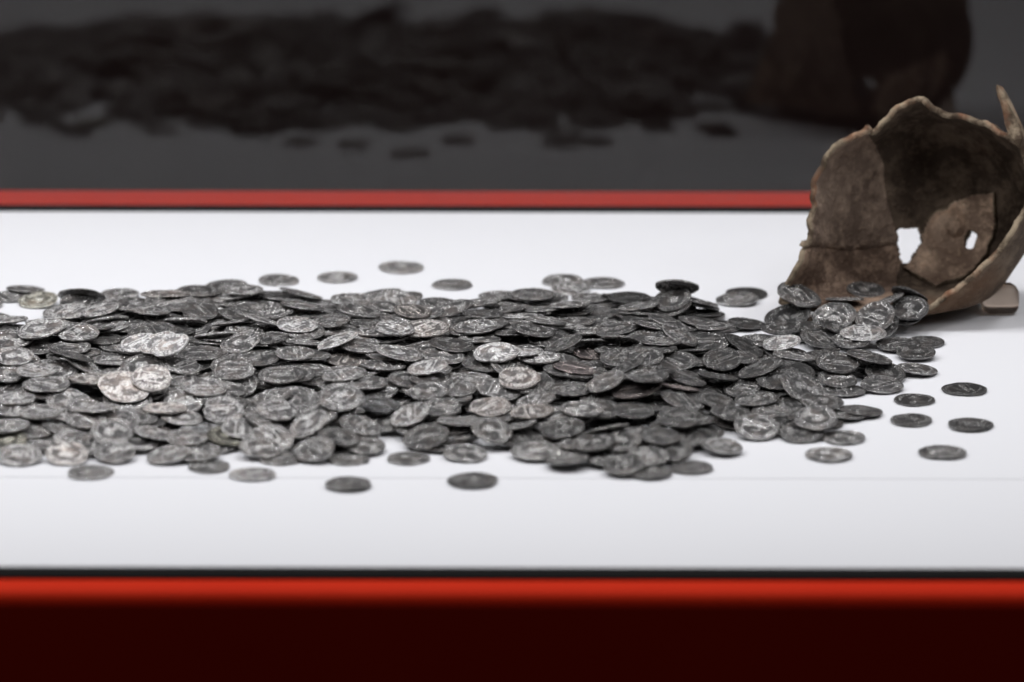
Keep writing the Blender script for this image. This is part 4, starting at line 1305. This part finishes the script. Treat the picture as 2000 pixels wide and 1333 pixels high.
# main board, with the thin front strip of the deck a hair lower
cpart('deck_board', -.9, .9, YSEAM, YB, -.020, 0.0, bev=.0001, mat=M_white)
cpart('deck_strip', -.9, .9, YF, YSEAM+.0010, -.020, -.00022, bev=.0001, mat=M_white)
gap = .0108
cpart('front_gasket', -.9, .9, YF-gap, YF-.0003, -.020, -.0005, mat=M_black)
cpart('back_gasket', -.9, .9, YB+.0003, YB+.0152, -.020, -.0004, mat=M_black)
RW = .0205
cpart('front_rail', -.9, .9, YF-gap-RW, YF-gap-.0003, -.060, -.0006, bev=.0060, mat=M_red)
cpart('front_panel', -.9, .9, YF-gap-RW+.0010, YF-gap-RW+.012, -.34, -.0605, mat=M_red)
cpart('back_rail', -.9, .9, YB+.0156, YB+.0415, -.060, .0004, bev=.0020, mat=M_red)
cpart('glass_pane', -.9, .9, YB+.0030, YB+.0080, -.0035, .62, mat=M_glass)
wall = link('back_wall', box_mesh('back_wall', -2.5, 2.5, 2.0, 2.1, -.9, 2.2), [m_black('dark_painted_wall', .035, (1.25, .72, .66))])
tag(wall, 'dark wall of the gallery behind the case', kind='structure')

# ================= broken pot =================
P, Q, O_, B_ = pot_grid(300, 120)
fc = P[Q].mean(1); fx, fy, _ = proj(fc)
org = np.array([O_[0], (O_[1]+B_[1])/2, 0.0])
pot = bpy.data.objects.new('broken_jar', None); C.objects.link(pot); pot.location = Vector(org)
tag(pot, 'broken brown pottery jar lying on its side with two holes, spilling the coins', 'jar')
CR = [(1690, 150)]+CRACK+[(1748, 600), (1744, 700)]
d1, s1 = seg_dist(fx, fy, CR); d2, s2 = seg_dist(fx, fy, CRACK2)
NF_ = 300; col_of = Q[:, 0] % NF_
qa = np.linspace(-np.pi, np.pi, NF_, endpoint=False)
leftcol = (np.cos(qa)[col_of] < .30)
fdep = Q[:, 0]//NF_
left = (s1 > 0) & leftcol & (fdep < 95)
if left.mean() > .5: left = (s1 < 0) & leftcol & (fdep < 95)
up = fy < np.interp(fx, [p[0] for p in CRACK2], [p[1] for p in CRACK2])
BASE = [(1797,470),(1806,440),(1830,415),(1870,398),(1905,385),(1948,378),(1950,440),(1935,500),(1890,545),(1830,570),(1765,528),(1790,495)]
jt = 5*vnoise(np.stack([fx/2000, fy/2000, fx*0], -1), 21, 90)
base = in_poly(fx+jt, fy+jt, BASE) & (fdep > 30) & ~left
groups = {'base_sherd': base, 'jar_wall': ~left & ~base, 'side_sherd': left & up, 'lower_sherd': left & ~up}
for nm, msk in groups.items():
    q = Q[msk]; used = np.unique(q); remap = np.full(len(P), -1); remap[used] = np.arange(len(used))
    pv = P[used]-org
    if nm == 'base_sherd': pv = pv+PAX*.0032
    if nm == 'side_sherd': pv = pv+PAX*.0011+RV*.0009
    me = mesh_from(nm, pv, remap[q])
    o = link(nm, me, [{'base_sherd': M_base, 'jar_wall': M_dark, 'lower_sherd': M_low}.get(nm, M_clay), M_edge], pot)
    sm = o.modifiers.new('thickness', 'SOLIDIFY'); sm.thickness = .0026; sm.offset = SOL; sm.use_rim = True
    sm.material_offset_rim = 1
    if nm != 'jar_wall': tag(o, {'base_sherd': 'ridged sherd of the jar base, painted paler as if lit','side_sherd': 'grey brown sherd left of the long crack', 'lower_sherd': 'ochre stained sherd running down to the coins'}[nm])
# upright splinter of the rim
G_ = ground(1745, 648, 0.0)
sp = [(1946,172),(1952,168),(1960,180),(1969,197),(1976,213),(1986,234),(1997,258),(2001,276),(1992,292),(1981,280),(1972,268),(1964,246),(1961,228),(1958,210),(1950,192)]
cen = np.array([on_plane(x, y, G_, PAX) for x, y in sp])-org
bm = bmesh.new()
fr = [bm.verts.new(Vector(p+PAX*(.004+.0015*math.sin(i*2.1)))) for i, p in enumerate(cen)]
bk = [bm.verts.new(Vector(p-PAX*(.002+.0012*math.cos(i*1.7))+RV*.0012)) for i, p in enumerate(cen)]
bm.faces.new(fr); bm.faces.new(bk[::-1])
for i in range(len(sp)):
    j = (i+1) % len(sp); bm.faces.new((fr[j], fr[i], bk[i], bk[j]))
bmesh.ops.recalc_face_normals(bm, faces=bm.faces[:])
bmesh.ops.bevel(bm, geom=bm.edges[:], offset=.0006, segments=2, affect='EDGES')
me = bpy.data.meshes.new('rim_splinter'); bm.to_mesh(me); bm.free()
link('rim_splinter', me, [M_edge], pot)

# clear block under the jar
bx = ground(1953, 616)
blk = bpy.data.objects.new('support_block', box_mesh('support_block', -.0080, .0080, -.0065, .0065, 0, .0125, bev=.0045, seg=4))
blk.data.materials.append(M_acr); C.objects.link(blk); blk.location = Vector((bx[0], bx[1]+.004, .0003)); blk.rotation_euler.z = .12
tag(blk, 'small rounded translucent brownish block under the right side of the broken jar', 'support block')

# ================= coins =================
def strokes(rs_, n):
    return [(rs_.uniform(-.5, .5), rs_.uniform(-.5, .5), rs_.uniform(-.5, .5), rs_.uniform(-.5, .5)) for _ in range(n)]
LET = {'A': [(-.4,-.5,0,.5),(0,.5,.4,-.5)], 'V': [(-.4,.5,0,-.5),(0,-.5,.4,.5)], 'I': [(0,-.5,0,.5)], 'N': [(-.35,-.5,-.35,.5),(-.35,.5,.35,-.5),(.35,-.5,.35,.5)],
       'T': [(-.4,.5,.4,.5),(0,.5,0,-.5)], 'M': [(-.45,-.5,-.3,.5),(-.3,.5,0,-.3),(0,-.3,.3,.5),(.3,.5,.45,-.5)], 'P': [(-.3,-.5,-.3,.5),(-.3,.5,.3,.3),(.3,.3,-.3,0)],
       'C': [(.3,.4,-.3,.3),(-.3,.3,-.3,-.3),(-.3,-.3,.3,-.4)], 'S': [(.3,.45,-.3,.25),(-.3,.25,.3,-.2),(.3,-.2,-.3,-.45)]}
def sd2(X, Y, x0, y0, x1, y1):
    dx, dy = x1-x0, y1-y0; t = np.clip(((X-x0)*dx+(Y-y0)*dy)/(dx*dx+dy*dy+1e-9), 0, 1)
    return np.hypot(X-x0-t*dx, Y-y0-t*dy)
def ell(X, Y, cx, cy, a, b, rot=0):
    c, s = math.cos(rot), math.sin(rot); u = (X-cx)*c+(Y-cy)*s; v = -(X-cx)*s+(Y-cy)*c
    return np.clip(1-(u/a)**2-(v/b)**2, 0, 1)**.5
def relief(X, Y, rs_, kind):
    h = np.zeros_like(X); fl = 1 if rs_.rand() < .8 else -1; X2 = X*fl
    if kind == 0:   # draped head in profile
        hd = ell(X2, Y, .0, .14, .27, .33, .15)
        face = ell(X2, Y, .20, .06, .12, .20)*.8; nose = np.clip(1-sd2(X2, Y, .24, .16, .34, .06)/.06, 0, 1)*.6
        neck = ell(X2, Y, .0, -.25, .16, .26); bust = ell(X2, Y, -.03, -.52, .42, .19)
        h = np.maximum.reduce([hd, face, nose, neck*.8, bust*.85])
        hair = (np.sin(26*np.hypot(X2-.2, Y+.1)+5*Y)+1)*.5
        h += .35*hair*(ell(X2, Y, -.08, .22, .26, .27) > 0)
        h += .3*np.clip(1-sd2(X2, Y, -.25, .12, .2, .36)/.04, 0, 1)
        h += .25*(np.sin(30*X2+12*Y)+1)*.5*(bust > 0)
    elif kind == 1:  # standing figure with staff
        h = np.maximum.reduce([ell(X2, Y, .0, .0, .14, .38), ell(X2, Y, .0, .45, .09, .11), ell(X2, Y, -.05, -.35, .17, .28)*.8])
        for s_ in ((0, .25, .32, .1), (0, .22, -.3, .3), (-.33, -.6, -.28, .62), (.32, .1, .38, -.2)):
            h = np.maximum(h, .7*np.clip(1-sd2(X2, Y, *s_)/.06, 0, 1))
        h += .3*(np.sin(40*X)+1)*.5*(ell(X2, Y, 0, -.15, .16, .45) > 0)
        h = np.maximum(h, .5*np.clip(1-np.abs(Y+.64)/.03, 0, 1)*(np.abs(X) < .5))
    else:            # seated figure / radiate bust
        h = np.maximum.reduce([ell(X2, Y, .05, .05, .2, .3, .3), ell(X2, Y, .1, .42, .1, .12), ell(X2, Y, -.12, -.3, .33, .16, -.3)*.9, ell(X2, Y, -.3, -.48, .12, .16)])
        for s_ in ((.1, .2, -.32, .28), (-.35, -.1, -.3, .6), (.3, -.6, .34, .2), (-.45, -.62, .45, -.62)):
            h = np.maximum(h, .7*np.clip(1-sd2(X2, Y, *s_)/.055, 0, 1))
        h += .25*(np.sin(34*(X2-Y))+1)*.5*(h > .2)
    # legend round the edge
    R = np.hypot(X, Y); T = np.arctan2(Y, X)
    a = rs_.uniform(-2.4, -2.0); keys = list(LET)
    while a < -2.2+2*math.pi-.9:
        if abs(((a+math.pi/2+math.pi) % (2*math.pi))-math.pi) > .25:
            u = (R*np.sin(a-T))/.11; v = (R*np.cos(a-T)-.74)/.13
            for s_ in LET[keys[rs_.randint(len(keys))]]:
                h = np.maximum(h, .85*np.clip(1.15-sd2(u, v, *s_)/.22, 0, 1))
        a += .235
    h = np.maximum(h, .75*np.clip(1-np.abs(R-.90)/.045, 0, 1)*(.55+.45*np.cos(58*T)))
    h *= .78+.22*rs_.rand()
    return h
def coin_arrays(seed, rings, segs):
    rs_ = np.random.RandomState(seed)
    th = np.linspace(0, 2*np.pi, segs, endpoint=False)
    Rr = 1+.026*np.sin(2*th+rs_.rand()*6)+.024*np.sin(3*th+rs_.rand()*6)+.015*np.sin(5*th+rs_.rand()*6)+.008*np.sin(11*th+rs_.rand()*6)
    for _ in range(rs_.randint(0, 4)):
        t0 = rs_.rand()*2*np.pi; w = rs_.uniform(.08, .22)
        Rr -= rs_.uniform(.03, .11)*np.exp(-(((th-t0+np.pi) % (2*np.pi)-np.pi)/w)**2)
    rr = np.concatenate([[0.0], np.linspace(0, 1, rings)[1:]**.85*.955])
    ox, oy = rs_.uniform(-.05, .05, 2)
    tilt = rs_.uniform(-.02, .02, 2)
    V, RE = [], []
    for side, kind in ((1, seed % 3), (-1, (seed+1) % 3)):
        X = rr[:, None]*np.cos(th)*Rr; Y = rr[:, None]*np.sin(th)*Rr
        h = relief(X-ox, Y-oy, rs_, kind)
        rad = rr[:, None]*np.ones_like(X)
        nz = vnoise(np.stack([X, Y, X*0+seed], -1), 5, 3.0)*.035+vnoise(np.stack([X, Y, X*0+seed], -1), 6, 9)*.014
        z = .070+.010*np.clip(rad/.9, 0, 1)**6-.016*np.clip((rad-.92)/.04, 0, 1)+h*.078+nz-.012
        V.append(np.stack([X, Y, side*z+X*tilt[0]+Y*tilt[1]], -1)); hp = h-sum(np.roll(np.roll(h, a_, 0), b_, 1) for a_ in (-1, 0, 1) for b_ in (-3, -1, 0, 1, 3))/15
        RE.append(np.clip(h*.42+1.5*hp+.45*np.exp(-((rad-.945)/.03)**2), 0, 1))
    # edge: two rings
    ed = []
    for zz, k in ((.050, .992), (0, 1.0), (-.050, .992)):
        w = 1+.006*vnoise(np.stack([np.cos(th)*3, np.sin(th)*3, th*0+zz*20], -1), 9, 3)
        ed.append(np.stack([np.cos(th)*Rr*k*w, np.sin(th)*Rr*k*w, zz+np.cos(th)*Rr*tilt[0]+np.sin(th)*Rr*tilt[1]], -1))
    verts = [V[0][0, :1]]; rel = [RE[0][0, :1]]
    verts.append(V[0][1:].reshape(-1, 3)); rel.append(RE[0][1:].ravel())
    n_top = rings-1
    for e in ed: verts.append(e); rel.append(np.full(segs, .35))
    verts.append(V[1][1:][::-1].reshape(-1, 3)); rel.append(RE[1][1:][::-1].ravel())
    verts.append(V[1][0, :1]); rel.append(RE[1][0, :1])
    nr = n_top*2+3
    verts = np.concatenate(verts); rel = np.concatenate(rel)
    F = []
    for k in range(segs):
        F.append((0, 1+k, 1+(k+1) % segs))
    for i in range(nr-1):
        a = 1+i*segs; b = a+segs
        for k in range(segs):
            k2 = (k+1) % segs; F.append((a+k, b+k, b+k2, a+k2))
    a = 1+(nr-1)*segs; last = len(verts)-1
    for k in range(segs): F.append((last, a+(k+1) % segs, a+k))
    return verts, F, rel
NVAR = 14
variants = []
for s in range(NVAR):
    v, f, r = coin_arrays(s, 26, 84)
    me = mesh_from('coin', v, f)
    at = me.attributes.new('relief', 'FLOAT', 'POINT'); at.data.foreach_set('value', r.astype(np.float32))
    me.materials.append(M_coin); variants.append(me)
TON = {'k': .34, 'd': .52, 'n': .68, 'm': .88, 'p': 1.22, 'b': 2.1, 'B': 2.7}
HUE = {'w': (1.05, 1.0, .965), 'g': (1.03, 1.02, .88), 'u': (.97, 1.0, 1.035), 'r': (1.09, .97, .95)}
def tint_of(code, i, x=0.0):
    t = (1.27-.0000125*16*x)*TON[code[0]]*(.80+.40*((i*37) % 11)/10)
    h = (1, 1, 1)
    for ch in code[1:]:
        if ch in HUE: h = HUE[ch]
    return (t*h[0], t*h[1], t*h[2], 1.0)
def frame(x, y, z, nx, ny, r, t, spin):
    n = Vector((nx, ny, math.sqrt(max(0, 1-nx*nx-ny*ny))))
    q = n.to_track_quat('Z', 'Y')
    M = q.to_matrix() @ Matrix.Rotation(spin, 3, 'Z')
    return M, Vector((x, y, z))
for i, row in enumerate(COINS):
    x, y, z, nx, ny, r, t, spin, tone, label, grp = row
    M, loc = frame(x/1e4, y/1e4, z/1e4, nx/1e3, ny/1e3, r/1e5, t/1e5, spin/100)
    o = bpy.data.objects.new('coin', variants[(i*5+3) % NVAR]); C.objects.link(o)
    o.location = loc; o.rotation_euler = M.to_euler()
    flip = 1
    o.scale = (r/1e5, r/1e5, t/1e5/.165)
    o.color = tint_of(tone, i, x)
    tag(o, label, 'coin', GROUPS[grp])
# the coins underneath and between, too small or too hidden to pick apart
low = [coin_arrays(100+s, 13, 40) for s in range(8)]
VV, FF, RR, TT = [], [], [], []; off = 0
for i, row in enumerate(HEAP):
    x, y, z, nx, ny, r, t, spin, tone = row
    v, f, rel = low[i % 8]
    M, loc = frame(x/1e4, y/1e4, z/1e4, nx/1e3, ny/1e3, r/1e5, t/1e5, spin/100)
    Mn = np.array(M); w = v*np.array([r/1e5, r/1e5, t/1e5/.165])
    VV.append(w@Mn.T+np.array(loc)); FF.append((f, off)); off += len(v); RR.append(rel)
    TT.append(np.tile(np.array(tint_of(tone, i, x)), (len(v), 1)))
V = np.concatenate(VV); F = [tuple(k+o2 for k in q) for f, o2 in FF for q in f]
me = mesh_from('coin_heap', V, F)
at = me.attributes.new('relief', 'FLOAT', 'POINT'); at.data.foreach_set('value', np.concatenate(RR).astype(np.float32))
at = me.attributes.new('tint', 'FLOAT_COLOR', 'POINT'); at.data.foreach_set('color', np.concatenate(TT).astype(np.float32).ravel())
hp = link('coin_heap', me, [M_heap])
tag(hp, 'mass of tarnished silver coins filling the heap beneath the upper coins', 'coins', kind='stuff')
